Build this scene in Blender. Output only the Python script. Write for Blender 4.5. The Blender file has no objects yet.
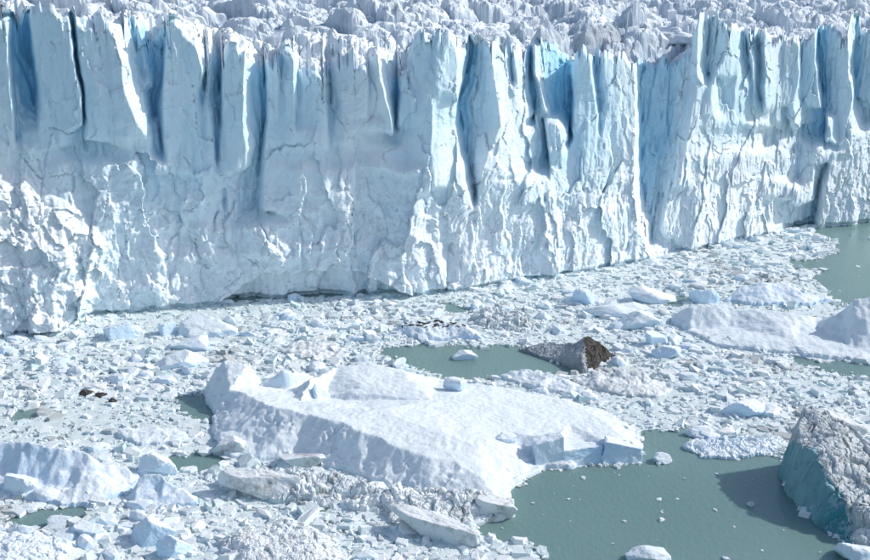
import bpy, math, random
import numpy as np
from mathutils import Vector, geometry

# ------------------------------------------------------------------ camera
SC = bpy.context.scene
COL = SC.collection
F = 1200.0                      # focal length in photo pixels (photo 870 x 560)
CAMH = 100.0
PITCH = math.atan((280 + 89) / F)
cam_d = bpy.data.cameras.new('camera')
cam_d.sensor_width = 36.0
cam_d.lens = 36.0 * F / 870.0
cam_d.clip_start = 1.0
cam_d.clip_end = 20000.0
cam = bpy.data.objects.new('camera', cam_d)
COL.objects.link(cam)
cam.location = (0, 0, CAMH)
cam.rotation_euler = (math.pi / 2 - PITCH, 0, 0)
SC.camera = cam

# ------------------------------------------------------------------ light
SUN_AZ = math.radians(13)       # from +X (right) turned towards +Y (away from the camera)
SUN_EL = math.radians(35)
world = bpy.data.worlds.new('World')
SC.world = world
world.use_nodes = True
wn = world.node_tree
for n in list(wn.nodes):
    wn.nodes.remove(n)
wo = wn.nodes.new('ShaderNodeOutputWorld')
wb = wn.nodes.new('ShaderNodeBackground')
ws = wn.nodes.new('ShaderNodeTexSky')
ws.sky_type = 'NISHITA'
ws.sun_disc = False
ws.sun_elevation = SUN_EL
ws.sun_rotation = math.pi / 2 - SUN_AZ
ws.air_density = 1.0
ws.dust_density = 1.2
ws.ozone_density = 0.7
wb.inputs['Strength'].default_value = 0.15
wn.links.new(ws.outputs[0], wb.inputs[0])
wn.links.new(wb.outputs[0], wo.inputs[0])
sun_d = bpy.data.lights.new('sun', 'SUN')
sun_d.energy = 3.25
sun_d.angle = math.radians(0.53)
sun_d.color = (1.0, 0.98, 0.94)
sun = bpy.data.objects.new('sun', sun_d)
COL.objects.link(sun)
sv = Vector((math.cos(SUN_EL) * math.cos(SUN_AZ), math.cos(SUN_EL) * math.sin(SUN_AZ), math.sin(SUN_EL)))
sun.rotation_euler = sv.to_track_quat('Z', 'Y').to_euler()
sun.location = (300, 200, 400)
SC.view_settings.view_transform = 'Standard'
SC.view_settings.look = 'None'
SC.view_settings.exposure = 0.0
SC.view_settings.gamma = 1.0
SC.cycles.max_bounces = 8
SC.cycles.diffuse_bounces = 6
SC.cycles.use_denoising = True

# ------------------------------------------------------------------ helpers
RNG = np.random.default_rng(11)
CP, SP = math.cos(PITCH), math.sin(PITCH)


def ray_at(px, py, h):
    """world X, Y of the point at height h seen at photo pixel px, py"""
    px = np.asarray(px, float); py = np.asarray(py, float)
    a = (px - 435) / F; b = (280 - py) / F
    dx = a; dy = CP + b * SP; dz = -SP + b * CP
    t = (h - CAMH) / dz
    return dx * t, dy * t


def project(X, Y, Z):
    z = Z - CAMH
    dep = Y * CP - z * SP
    up = Y * SP + z * CP
    return 435 + F * X / dep, 280 - F * up / dep


_perm = np.random.default_rng(5).permutation(1024).astype(np.int64)
_ang = np.random.default_rng(6).uniform(0, 2 * np.pi, 1024)
_g2 = np.stack([np.cos(_ang), np.sin(_ang)], 1)
_g3 = np.random.default_rng(7).normal(size=(1024, 3))
_g3 /= np.linalg.norm(_g3, axis=1)[:, None]


def perlin2(x, y):
    xi = np.floor(x).astype(np.int64); yi = np.floor(y).astype(np.int64)
    fx = x - xi; fy = y - yi
    u = fx * fx * fx * (fx * (fx * 6 - 15) + 10); v = fy * fy * fy * (fy * (fy * 6 - 15) + 10)
    out = 0
    for i in (0, 1):
        for j in (0, 1):
            g = _g2[_perm[(_perm[(xi + i) & 1023] + yi + j) & 1023]]
            w = (u if i else 1 - u) * (v if j else 1 - v)
            out = out + w * (g[..., 0] * (fx - i) + g[..., 1] * (fy - j))
    return out * 1.5


def perlin3(x, y, z):
    xi = np.floor(x).astype(np.int64); yi = np.floor(y).astype(np.int64); zi = np.floor(z).astype(np.int64)
    fx = x - xi; fy = y - yi; fz = z - zi
    u = fx * fx * (3 - 2 * fx); v = fy * fy * (3 - 2 * fy); w = fz * fz * (3 - 2 * fz)
    out = 0
    for i in (0, 1):
        for j in (0, 1):
            for k in (0, 1):
                g = _g3[_perm[(_perm[(_perm[(xi + i) & 1023] + yi + j) & 1023] + zi + k) & 1023]]
                ww = (u if i else 1 - u) * (v if j else 1 - v) * (w if k else 1 - w)
                out = out + ww * (g[..., 0] * (fx - i) + g[..., 1] * (fy - j) + g[..., 2] * (fz - k))
    return out * 1.5


def fbm2(x, y, octaves=4, gain=0.5):
    s = 0; a = 1.0
    for o in range(octaves):
        s = s + a * perlin2(x * 2 ** o + 17.3 * o, y * 2 ** o - 9.1 * o); a *= gain
    return s


def ridge2(x, y, octaves=4, gain=0.5):
    s = 0; a = 1.0
    for o in range(octaves):
        s = s + a * (1 - 2 * np.abs(perlin2(x * 2 ** o + 31.7 * o, y * 2 ** o + 5.1 * o))); a *= gain
    return s


def worley2(x, y, seed=0):
    xi = np.floor(x).astype(np.int64); yi = np.floor(y).astype(np.int64)
    best = np.full(np.shape(x), 9.0); second = best.copy(); bid = np.zeros(np.shape(x), np.int64)
    rnd = np.random.default_rng(90 + seed).random((1024, 3))
    for i in (-1, 0, 1):
        for j in (-1, 0, 1):
            h = _perm[(_perm[(xi + i + 512) & 1023] + yi + j + 512) & 1023]
            d = np.hypot(xi + i + rnd[h, 0] - x, yi + j + rnd[h, 1] - y)
            nb = d < best
            second = np.where(nb, best, np.minimum(second, d))
            bid = np.where(nb, h, bid); best = np.where(nb, d, best)
    return best, second, bid, rnd[bid, 2]


def cells(x, y, seed):
    """Voronoi: distance gap to the border, offset from the cell's seed, unique cell id, three random numbers"""
    rnd = np.random.default_rng(190 + seed).random((1024, 6))
    xi = np.floor(x).astype(np.int64); yi = np.floor(y).astype(np.int64)
    best = np.full(x.shape, 9.0); sec = best.copy(); cid = np.zeros(x.shape, np.int64); hh_ = cid.copy(); ox = best.copy(); oy = best.copy()
    for i in (-1, 0, 1):
        for j in (-1, 0, 1):
            h = _perm[(_perm[(xi + i + 512) & 1023] + yi + j + 512) & 1023]
            dx = x - (xi + i + rnd[h, 0]); dy = y - (yi + j + rnd[h, 1]); d = np.hypot(dx, dy)
            nb = d < best
            sec = np.where(nb, best, np.minimum(sec, d)); best = np.where(nb, d, best)
            cid = np.where(nb, (xi + i) * 100003 + yi + j, cid); hh_ = np.where(nb, h, hh_); ox = np.where(nb, dx, ox); oy = np.where(nb, dy, oy)
    return sec - best, ox, oy, cid, rnd[hh_, 2], rnd[hh_, 3], rnd[hh_, 4]


def sstep(a, b, x):
    t = np.clip((x - a) / (b - a), 0, 1)
    return t * t * (3 - 2 * t)


def blur(a, sig, axis):
    r = int(3 * sig + 1)
    k = np.exp(-0.5 * (np.arange(-r, r + 1) / sig) ** 2); k /= k.sum()
    p = [(0, 0)] * a.ndim; p[axis] = (r, r)
    b = np.pad(a, p, mode='edge'); out = 0
    n = a.shape[axis]
    for i, w in enumerate(k):
        out = out + w * (b[i:i + n] if axis == 0 else b[:, i:i + n])
    return out


def in_poly(px, py, poly):
    px = np.asarray(px); py = np.asarray(py)
    ins = np.zeros(px.shape, bool)
    n = len(poly)
    for i in range(n):
        x0, y0 = poly[i]; x1, y1 = poly[(i + 1) % n]
        c = ((y0 > py) != (y1 > py)) & (px < (x1 - x0) * (py - y0) / ((y1 - y0) or 1e-9) + x0)
        ins ^= c
    return ins


def make_mesh(name, V, Fc, smooth=False, normals=None, tint=None):
    """V (n,3); Fc (m,k) with k = 3 or 4"""
    V = np.asarray(V, np.float32); Fc = np.asarray(Fc, np.int32)
    me = bpy.data.meshes.new(name)
    me.vertices.add(len(V)); me.vertices.foreach_set('co', V.ravel())
    k = Fc.shape[1]
    me.loops.add(Fc.size); me.loops.foreach_set('vertex_index', Fc.ravel())
    me.polygons.add(len(Fc))
    me.polygons.foreach_set('loop_start', np.arange(0, Fc.size, k, dtype=np.int32))
    me.polygons.foreach_set('use_smooth', np.full(len(Fc), smooth, bool))
    me.update(calc_edges=True)
    if tint is not None:
        at = me.color_attributes.new('tint', 'FLOAT_COLOR', 'POINT')
        c = np.ones((len(V), 4), np.float32); c[:, :3] = tint
        at.data.foreach_set('color', c.ravel())
    if normals is not None:
        me.normals_split_custom_set_from_vertices(np.asarray(normals, np.float32))
    return me


def link(name, me, mat=None, parent=None, loc=None):
    o = bpy.data.objects.new(name, me)
    COL.objects.link(o)
    if mat is not None and me is not None and not me.materials:
        me.materials.append(mat)
    if parent is not None:
        o.parent = parent
    if loc is not None:
        o.location = loc
    return o


def tag(o, label=None, cat=None, group=None, kind=None):
    if label: o['label'] = label
    if cat: o['category'] = cat
    if group: o['group'] = group
    if kind: o['kind'] = kind
    return o


def grid_faces(nr, nc):
    i = np.arange(nr - 1)[:, None] * nc + np.arange(nc - 1)[None, :]
    return np.stack([i, i + 1, i + nc + 1, i + nc], -1).reshape(-1, 4)


# ------------------------------------------------------------------ materials
def new_mat(name):
    m = bpy.data.materials.new(name); m.use_nodes = True
    nt = m.node_tree; b = nt.nodes['Principled BSDF']
    return m, nt, b


def N(nt, typ, **kw):
    n = nt.nodes.new(typ)
    for k, v in kw.items():
        if k.startswith('i_'):
            n.inputs[int(k[2:])].default_value = v
        else:
            setattr(n, k, v)
    return n


def ramp(nt, fac, stops):
    r = nt.nodes.new('ShaderNodeValToRGB')
    el = r.color_ramp.elements
    while len(el) < len(stops):
        el.new(0.5)
    for e, (p, c) in zip(el, stops):
        e.position = p; e.color = (c if len(c) == 4 else (*c, 1))
    nt.links.new(fac, r.inputs[0])
    return r.outputs[0]


def mixc(nt, fac, a, b, mode='MIX'):
    n = nt.nodes.new('ShaderNodeMix'); n.data_type = 'RGBA'; n.blend_type = mode
    for v, s in ((fac, n.inputs[0]), (a, n.inputs[6]), (b, n.inputs[7])):
        if hasattr(v, 'is_output'):
            nt.links.new(v, s)
        elif isinstance(v, (int, float)):
            s.default_value = v
        else:
            s.default_value = (*v, 1)
    return n.outputs[2]


def noise(nt, co, scale, detail=4, rough=0.55, stretch=None):
    if stretch is not None:
        mp = N(nt, 'ShaderNodeMapping'); mp.inputs['Scale'].default_value = stretch
        nt.links.new(co, mp.inputs[0]); co = mp.outputs[0]
    n = N(nt, 'ShaderNodeTexNoise')
    n.inputs['Scale'].default_value = scale; n.inputs['Detail'].default_value = detail
    n.inputs['Roughness'].default_value = rough
    nt.links.new(co, n.inputs['Vector'])
    return n.outputs[0]


def ice_mat(name, snow, ice, dirt=None, dirt_amt=0.0, bump=0.5, bump_scale=1.6, slope=(0.35, 0.75),
            sss=0.0, stretch=None, tint=False, patch=0.06, rough=0.6):
    """snow on the flats, bare ice on steep faces, optional dirt bands; tint multiplies a vertex colour"""
    m, nt, b = new_mat(name)
    geo = N(nt, 'ShaderNodeNewGeometry')
    co = geo.outputs['Position']
    sep = N(nt, 'ShaderNodeSeparateXYZ'); nt.links.new(geo.outputs['Normal'], sep.inputs[0])
    n1 = noise(nt, co, 0.5, 5, 0.6, stretch)
    ad = N(nt, 'ShaderNodeMath', operation='MULTIPLY_ADD', i_1=0.7, i_2=-0.35); nt.links.new(n1, ad.inputs[0])
    su = N(nt, 'ShaderNodeMath', operation='ADD'); nt.links.new(sep.outputs[2], su.inputs[0]); nt.links.new(ad.outputs[0], su.inputs[1])
    mr = N(nt, 'ShaderNodeMapRange', i_1=slope[0], i_2=slope[1]); nt.links.new(su.outputs[0], mr.inputs[0])
    big = noise(nt, co, patch, 3, 0.5, stretch)
    icev = ramp(nt, big, [(0.35, tuple(0.5 * a + 0.5 * s for a, s in zip(ice, snow))), (0.62, ice)])
    c = mixc(nt, mr.outputs[0], icev, snow)
    if dirt is not None:
        dn = noise(nt, co, 0.35, 6, 0.68)
        df = ramp(nt, dn, [(0.5, (0, 0, 0)), (0.72, (dirt_amt,) * 3)])
        c = mixc(nt, df, c, dirt)
    if tint:
        at = N(nt, 'ShaderNodeVertexColor', layer_name='tint')
        c = mixc(nt, 1.0, c, at.outputs[0], 'MULTIPLY')
    nt.links.new(c, b.inputs['Base Color'])
    b.inputs['Roughness'].default_value = rough
    b.inputs['IOR'].default_value = 1.31
    b.inputs['Specular IOR Level'].default_value = 0.35
    if sss:
        b.inputs['Subsurface Weight'].default_value = sss
        b.inputs['Subsurface Radius'].default_value = (0.25, 0.6, 1.0)
        b.inputs['Subsurface Scale'].default_value = 1.2
    f1 = noise(nt, co, bump_scale, 6, 0.62, stretch)
    bp = N(nt, 'ShaderNodeBump'); bp.inputs['Strength'].default_value = bump; bp.inputs['Distance'].default_value = 0.6
    nt.links.new(f1, bp.inputs['Height'])
    nt.links.new(bp.outputs[0], b.inputs['Normal'])
    return m


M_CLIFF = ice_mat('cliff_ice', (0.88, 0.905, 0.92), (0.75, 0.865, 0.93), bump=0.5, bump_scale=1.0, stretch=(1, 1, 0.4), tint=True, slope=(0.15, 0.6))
M_FIELD = ice_mat('crevassed_ice', (0.84, 0.88, 0.90), (0.52, 0.60, 0.68), dirt=(0.28, 0.28, 0.285), dirt_amt=0.55, bump=0.45, bump_scale=0.9, slope=(0.3, 0.85))
M_DIRTY = ice_mat('dirty_ice', (0.60, 0.64, 0.68), (0.44, 0.49, 0.55), dirt=(0.35, 0.37, 0.39), dirt_amt=0.5, bump=0.6, slope=(0.3, 0.9))
M_SNOW = ice_mat('berg_snow', (0.80, 0.855, 0.88), (0.60, 0.75, 0.87), bump=0.3, bump_scale=2.2, slope=(0.25, 0.7))
M_BLUE = ice_mat('berg_blue_ice', (0.82, 0.87, 0.91), (0.53, 0.72, 0.88), bump=0.4, bump_scale=1.2, slope=(0.45, 0.95))
M_GREY = ice_mat('berg_grey_ice', (0.80, 0.82, 0.82), (0.50, 0.59, 0.62), dirt=(0.26, 0.25, 0.24), dirt_amt=0.55, bump=0.35, bump_scale=1.4, slope=(0.3, 0.8))
M_RAFT = ice_mat('raft_ice', (0.84, 0.86, 0.86), (0.60, 0.69, 0.71), dirt=(0.16, 0.155, 0.145), dirt_amt=0.8, bump=0.5, bump_scale=1.3, slope=(0.2, 0.7))
M_DARK = ice_mat('silty_ice', (0.52, 0.54, 0.55), (0.27, 0.31, 0.33), dirt=(0.12, 0.115, 0.11), dirt_amt=0.7, bump=0.5, bump_scale=1.3, slope=(0.5, 0.95))
M_TEAL = ice_mat('berg_teal_ice', (0.62, 0.65, 0.66), (0.34, 0.43, 0.46), dirt=(0.17, 0.175, 0.175), dirt_amt=0.8, bump=0.4, bump_scale=1.6, slope=(0.34, 0.56))
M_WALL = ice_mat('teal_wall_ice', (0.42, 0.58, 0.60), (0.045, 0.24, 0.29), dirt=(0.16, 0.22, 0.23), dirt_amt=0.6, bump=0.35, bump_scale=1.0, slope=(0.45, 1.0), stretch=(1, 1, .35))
M_BRASH = ice_mat('brash_ice', (0.86, 0.89, 0.895), (0.68, 0.79, 0.82), bump=0.4, bump_scale=2.5, slope=(0.0, 0.6), tint=True, patch=0.3)


def rock_mat():
    m, nt, b = new_mat('moraine_rock')
    geo = N(nt, 'ShaderNodeNewGeometry'); co = geo.outputs['Position']
    n1 = noise(nt, co, 1.3, 6, 0.7)
    c = ramp(nt, n1, [(0.3, (0.022, 0.020, 0.019)), (0.52, (0.06, 0.052, 0.047)), (0.68, (0.15, 0.14, 0.13)), (0.75, (0.5, 0.5, 0.5))])
    nt.links.new(c, b.inputs['Base Color'])
    b.inputs['Roughness'].default_value = 0.85
    bp = N(nt, 'ShaderNodeBump'); bp.inputs['Strength'].default_value = 0.8; bp.inputs['Distance'].default_value = 0.5
    nt.links.new(noise(nt, co, 2.5, 5, 0.6), bp.inputs['Height']); nt.links.new(bp.outputs[0], b.inputs['Normal'])
    return m


M_ROCK = rock_mat()


def water_mat():
    m, nt, b = new_mat('glacial_water')
    geo = N(nt, 'ShaderNodeNewGeometry'); co = geo.outputs['Position']
    c = ramp(nt, noise(nt, co, 0.02, 4, 0.5), [(0.35, (0.17, 0.275, 0.262)), (0.7, (0.205, 0.315, 0.30))])
    nt.links.new(c, b.inputs['Base Color'])
    b.inputs['Roughness'].default_value = 0.08
    b.inputs['IOR'].default_value = 1.33
    b.inputs['Subsurface Weight'].default_value = 1.0
    b.inputs['Subsurface Radius'].default_value = (0.6, 1.0, 1.0)
    b.inputs['Subsurface Scale'].default_value = 2.5
    bp = N(nt, 'ShaderNodeBump'); bp.inputs['Strength'].default_value = 0.5; bp.inputs['Distance'].default_value = 0.3
    nt.links.new(noise(nt, co, 1.1, 4, 0.6, (1, 0.6, 1)), bp.inputs['Height']); nt.links.new(bp.outputs[0], b.inputs['Normal'])
    return m


M_WATER = water_mat()

# ------------------------------------------------------------------ lake
lake = link('water', make_mesh('water', [(-9000, -3000, 0), (9000, -3000, 0), (9000, 12000, 0), (-9000, 12000, 0)], [(0, 1, 2, 3)]), M_WATER)
tag(lake, 'milky green glacial lake water between the floating ice', kind='structure')

# ------------------------------------------------------------------ glacier front
glacier = link('glacier', None)
tag(glacier, 'towering blue-white glacier front with a crevassed top rising from the lake', 'glacier')

BASE = [(0, 318), (80, 314), (150, 308.5), (220, 303.5), (300, 299), (360, 296), (410, 292.5), (470, 286), (540, 275),
        (600, 265.5), (650, 255), (700, 245.5), (760, 234), (815, 225), (870, 219)]
bx, by = ray_at([p[0] for p in BASE], [p[1] for p in BASE], 0.0)
bp_ = np.stack([bx, by], 1)
d0 = bp_[0] - bp_[2]; d0 /= np.linalg.norm(d0)
d1 = bp_[-1] - bp_[-4]; d1 /= np.linalg.norm(d1)
bp_ = np.concatenate([[bp_[0] + d0 * 90], bp_, [bp_[-1] + d1 * 110]])
seg = np.r_[0, np.cumsum(np.linalg.norm(np.diff(bp_, axis=0), axis=1))]
LTOT = seg[-1]
us = np.concatenate([np.arange(0, 78, 1.1), np.arange(78, LTOT - 98, 0.265), np.arange(LTOT - 98, LTOT, 1.1)])
fine = np.arange(0, LTOT, 0.5)
BXf = blur(np.interp(fine, seg, bp_[:, 0])[:, None], 14, 0)[:, 0]
BYf = blur(np.interp(fine, seg, bp_[:, 1])[:, None], 14, 0)[:, 0]
tx = blur(np.gradient(BXf)[:, None], 24, 0)[:, 0]; ty = blur(np.gradient(BYf)[:, None], 24, 0)[:, 0]
tl = np.hypot(tx, ty); tx /= tl; ty /= tl
BX = np.interp(us, fine, BXf); BY = np.interp(us, fine, BYf)
TX = np.interp(us, fine, tx); TY = np.interp(us, fine, ty)
NX, NY = TY, -TX                     # outward: towards the lake
NC = len(us)
# relief is measured along lines of sight seen from the lake viewpoint, not along the wall's own normal
EL = np.hypot(BX, BY); EX, EY = -BX / EL, -BY / EL
EN = np.clip(EX * NX + EY * NY, .4, 1)

# ridge and valley lines of the front: (photo x, photo y, metres out of the mean face)
LINES = [
 [(-12, 0, 2), (-12, 330, 2)],
 [(2, 25, 3), (3, 60, 3), (10, 110, 3), (14, 140, 2)],
 [(8, 20, -6), (10, 60, -5), (14, 112, -2), (16, 140, 0)],
 [(24, 18, -9), (28, 60, -9), (33, 110, -7), (34, 119, -2)],
 [(26, 0, 0), (31, 60, .5), (38, 105, 1), (36, 118, 1), (36, 135, 1)],
 [(66, 5, 2), (71, 40, 2), (80, 90, 2.5), (82, 125, 2), (60, 137, 2)],
 [(70, 14, -2), (73, 40, -5), (81.5, 85, -4.5), (83, 115, -3.5), (82.5, 132, 0)],
 [(75, 8, 1.5), (76, 40, 1.5), (84.5, 85, 1.5), (86, 125, 1.5), (84, 140, 1.5)],
 [(106, 8, 3), (112, 30, 3.4), (121, 50, 3.8), (128, 90, 4.2), (138, 115, 4.2), (145, 132, 3)],
 [(128, 14, -5.5), (135, 40, -5), (142, 75, -3), (146, 110, 0.5), (147, 130, 2)],
 [(133, 14, -4), (140, 40, -3.5), (148, 70, -2.5), (154, 92, -1.5)],
 [(150, 18, -9.5), (150, 42, -9.5), (154, 60, -8), (156, 88, -5)],
 [(163, 18, -10), (164, 40, -9.5), (163, 80, -8), (158, 103, -5), (160, 142, -1)],
 [(164.6, 15, 0), (165.6, 60, 0), (164.3, 90, 0), (165, 105, .5), (164, 140, .5)],
 [(190, 20, 1.5), (198, 52, 2), (202, 65, 2), (196, 85, 1.2), (194, 110, 1.2), (200, 158, 1)],
 [(205, 40, -2), (206, 80, -3), (204, 110, 0), (203, 158, 1)],
 [(207, 50, 0), (207.5, 95, 1), (212, 125, 1.8), (214, 142, 1)],
 [(211, 50, -3), (213, 95, -2), (215, 120, 0)],
 [(219, 50, -5), (221, 90, -5.5), (221, 120, -3.5), (218, 144, 0)],
 [(222, 50, 0), (223, 110, 0), (221, 142, .5)],
 [(243, 30, 2.2), (243, 70, 2.8), (243, 120, 2.8), (247, 148, 2)],
 [(253, 40, -3.5), (251, 90, -2.5), (250, 125, -1), (254, 150, .5)],
 [(264, 50, -6), (264, 100, -5.5), (264, 150, -4.5), (262, 192, -1)],
 [(267, 50, -.5), (267, 120, 0), (266, 192, 0)],
 [(277, 50, 1), (277, 97, .5)],
 [(279, 50, -1.8), (279, 98, -.3)],
 [(294, 45, 1), (292, 110, 1.6), (294, 130, 1.6)],
 [(298, 50, -1.8), (294.5, 130, -.6)],
 [(322, 55, 1.6), (324, 100, 1.6), (327, 135, 1)],
 [(330, 50, -3), (331, 100, -2.7), (331, 137, -1)],
 [(339, 45, 0), (340, 90, 1), (345, 122, 1)],
 [(369, 45, 2), (369, 112, 1.6)],
 [(370.6, 45, -.4), (371, 112, .4)],
 [(378, 45, 2.6), (382, 75, 3.2), (390, 100, 3.2), (396, 122, 2.6)],
 [(387, 50, -2.5), (394, 85, -3), (398, 115, -2.2)],
 [(397, 60, -7), (398.5, 93, -6), (399.5, 124, -2)],
 [(402, 60, -1), (402, 122, 0)],
 [(409, 45, 0), (410, 90, 0), (412, 124, .6)],
 [(415, 30, 1), (414, 95, 1.5)],
 [(424, 15, 3), (432, 60, 4), (434, 95, 4.6), (434, 160, 5.2), (436, 195, 5)],
 [(447, 20, 4.2), (455, 60, 4.8), (456, 92, 4.6)],
 [(461, 30, 1), (460, 85, 1), (455, 101, 1.6), (455, 130, 1), (459, 160, 1.6), (470, 200, 3)],
 [(466, 30, -6.5), (467, 60, -7), (464, 88, -7), (459, 106, -6), (461, 130, -6), (467, 160, -4), (474, 192, 0)],
 [(486, 30, 2), (490, 60, 3), (497, 95, 4), (500, 120, 4.8), (492, 140, 4.5), (483, 165, 4.2), (478, 192, 3)],
 [(496, 30, .5), (506, 70, 1), (513, 120, 1.6), (512, 162, 3)],
 [(507, 35, -1.4), (513, 85, -1.3)],
 [(511, 35, 1), (517, 75, 1.2), (522, 112, 1)],
 [(527, 45, -3), (530, 100, -2.5), (538, 132, -1.4)],
 [(530, 45, -6.5), (532, 80, -6.5), (534.5, 102, -4.5)],
 [(534, 50, -1), (537, 75, -.4), (547, 110, 0), (549, 121, 0)],
 [(541, 50, -4.5), (550, 112, -4.5), (551, 119, -4)],
 [(571, 45, -8.8), (570.5, 90, -8.4), (567, 125, -7)],
 [(575, 45, -1), (573.5, 95, .4), (570, 132, .6)],
 [(542, 120, -4.5), (543, 150, -4.5), (549.5, 176, -3.5)],
 [(545.5, 122, 1), (547, 150, 1.8), (552, 200, 3)],
 [(556, 122, 3), (560, 162, 3.2)],
 [(566, 126, -1), (568, 160, 0), (571, 190, 2)],
 [(580, 40, 1.6), (582, 100, 1.2), (582, 152, 2)],
 [(591, 40, 2.6), (592, 100, 2.2), (593, 132, 2)],
 [(595.5, 40, -2.6), (596.5, 100, -1.4), (597, 132, .8)],
 [(603, 35, 2), (604, 80, 2), (600, 132, 2.6)],
 [(618, 45, 1.6), (620, 120, 3), (622, 192, 4)],
 [(632, 55, 2), (633, 120, 3.4), (634, 180, 4.8), (638, 225, 5), (644, 247, 4)],
 [(635.5, 55, -9), (637, 120, -8), (640, 180, -5), (647, 225, -.5)],
 [(650, 55, -8), (652, 120, -7.5), (650, 180, -4.6), (651, 225, 0)],
 [(668, 55, -7), (666, 120, -6), (662, 180, -3), (655, 232, 1)],
 [(688, 40, -4), (686, 90, -3), (682, 130, -1), (672, 180, 1), (661, 227, 2.6)],
 [(698, 5, 1.5), (698, 60, 1.8), (697, 90, 2.4), (690, 130, 3.4), (680, 182, 4.2)],
 [(706, 8, -3.5), (708, 60, -3), (711, 82, 0)],
 [(722, 5, 2.6), (728, 30, 3.2), (723, 60, 3), (716, 75, 3.2), (714, 92, 3.4)],
 [(717, 76, -.6), (720, 96, -.6), (723, 116, .4)],
 [(733, 15, -.5), (737, 70, 1.8), (738, 115, 2)],
 [(742, 20, -2.8), (747, 60, -2.4), (755, 85, -.5)],
 [(744.5, 20, 1), (752, 60, 1.6), (758, 85, 1.6)],
 [(756, 25, -3.2), (761, 80, -2.2), (765, 100, -.5)],
 [(764, 25, 2.6), (770, 90, 3.2)],
 [(782, 20, -1), (784, 104, 0)],
 [(785, 110, -2.4), (793, 135, -2.9), (800, 162, -1)],
 [(797, 25, 1.6), (800, 80, 2), (796, 105, 2)],
 [(800.5, 25, -1.4), (803, 90, -1.4)],
 [(812, 25, 1.8), (818, 75, 2.2), (820, 104, 2)],
 [(826, 112, 3), (828, 130, 3.6), (815, 162, 3)],
 [(815, 20, -6.5), (820.5, 75, -6.5), (823, 110, -4.5)],
 [(840, 25, -1), (842, 80, 0), (838, 118, 0)],
 [(848, 8, 3), (852, 60, 3), (856, 90, 3.6), (850, 120, 4)],
 [(857, 10, -5.5), (857.5, 60, -5.5), (859, 95, -3.5), (866, 122, 0)],
 [(826, 163, -2.4), (817, 200, -4.4), (812, 226, -3.4)],
 [(831, 160, 4), (825, 195, 4), (818, 228, 3.5)],
 [(885, 10, 2), (885, 122, 3)],
 [(760, 150, 2), (745, 240, 3)],
 [(860, 150, 3), (858, 232, 3.5)],
 [(700, 160, 3), (690, 250, 3.5)],
 [(300, 170, 1), (300, 330, 1)], [(395, 170, 1), (402, 330, 3)], [(520, 200, 3), (520, 330, 3)], [(600, 200, 4), (600, 330, 4)],
 [(200, 175, 0), (200, 330, 0.5)], [(110, 160, 1), (115, 330, .5)],
]
CREST = [(-340, 14), (-300, 20), (-260, 12), (-220, 24), (-180, 14), (-140, 24), (-100, 12), (-60, 26), (-20, 14), (0, 22), (12, 24), (22, 26), (25, 14), (30, 11), (40, 9), (55, 12), (62, 20), (66, 22),
 (73, 25), (76, 18), (95, 15), (105, 13), (112, 13), (120, 20), (128, 24), (135, 26), (148, 40), (156, 39), (163, 31), (166, 27), (175, 28),
 (185, 33), (195, 42), (202, 58), (208, 63), (213, 60), (221, 64), (224, 56), (229, 43), (245, 42), (248, 58), (254, 66), (262, 65),
 (266, 68), (275, 68), (279, 60), (285, 52), (292, 56), (298, 68), (302, 72), (308, 68), (320, 68), (326, 74), (332, 72), (340, 64),
 (348, 60), (354, 57), (359, 63), (362, 57), (367, 64), (372, 58), (377, 56), (385, 64), (390, 75), (394, 82), (400, 84), (406, 76),
 (410, 60), (415, 45), (420, 36), (424, 25), (430, 32), (436, 35), (447, 32), (456, 42), (460, 46), (463, 50), (466, 45), (469, 36),
 (475, 34), (482, 38), (490, 42), (496, 40), (502, 45), (508, 40), (515, 46), (520, 50), (526, 54), (530, 58), (536, 50), (546, 45),
 (556, 50), (566, 58), (573, 65), (577, 55), (581, 51), (588, 54), (594, 62), (597, 53), (603, 47), (615, 56), (625, 60), (632, 67),
 (636, 76), (645, 72), (655, 76), (664, 68), (670, 64), (678, 58), (684, 55), (690, 50), (694, 30), (700, 18), (704, 24), (708, 16),
 (718, 12), (724, 16), (730, 28), (738, 30), (744, 30), (750, 29), (756, 36), (764, 36), (772, 46), (776, 40), (780, 29), (788, 38),
 (796, 40), (804, 42), (811, 44), (814, 38), (822, 32), (832, 38), (840, 44), (846, 36), (850, 18), (856, 20), (860, 28), (870, 25), (890, 24),
 (920, 34), (950, 22), (980, 36), (1010, 24), (1040, 36), (1070, 24), (1110, 34), (1150, 26), (1200, 34)]
FIELDP = [(-340, 8), (0, -4), (24, -2), (40, 8), (100, 9), (150, 13), (180, 16), (200, 17), (230, 28), (250, 38), (280, 44), (300, 34), (330, 30), (380, 36),
 (395, 32), (420, 33), (470, 34), (500, 36), (540, 38), (580, 44), (600, 40), (640, 40), (660, 40), (677, 36), (690, 28), (730, 28), (800, 30), (870, 24), (1200, 24)]
BACK = [(-340, 14), (0, 3), (24, 5), (40, 16), (100, 18), (150, 20), (180, 21), (200, 22), (230, 34), (250, 44), (280, 52), (300, 38), (330, 33), (380, 44),
 (395, 40), (405, 62), (420, 50), (470, 48), (500, 50), (540, 56), (580, 66), (600, 62), (640, 78), (660, 80), (677, 66), (690, 50), (706, 34), (730, 38), (800, 46), (870, 38), (1200, 40)]
CRACKS = [[(93, 16), (96, 30), (100, 50)], [(38, 134), (46, 128), (52, 132), (60, 134), (66, 138), (80, 133)],
 [(193, 82), (197, 110), (200, 150)], [(130, 208), (145, 216), (158, 211), (176, 218), (190, 213), (197, 203)], [(176, 218), (182, 228)],
 [(345, 190), (352, 205), (350, 225), (335, 236)], [(213, 302), (235, 280), (262, 258)], [(20, 150), (40, 172), (70, 178)]]

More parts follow.
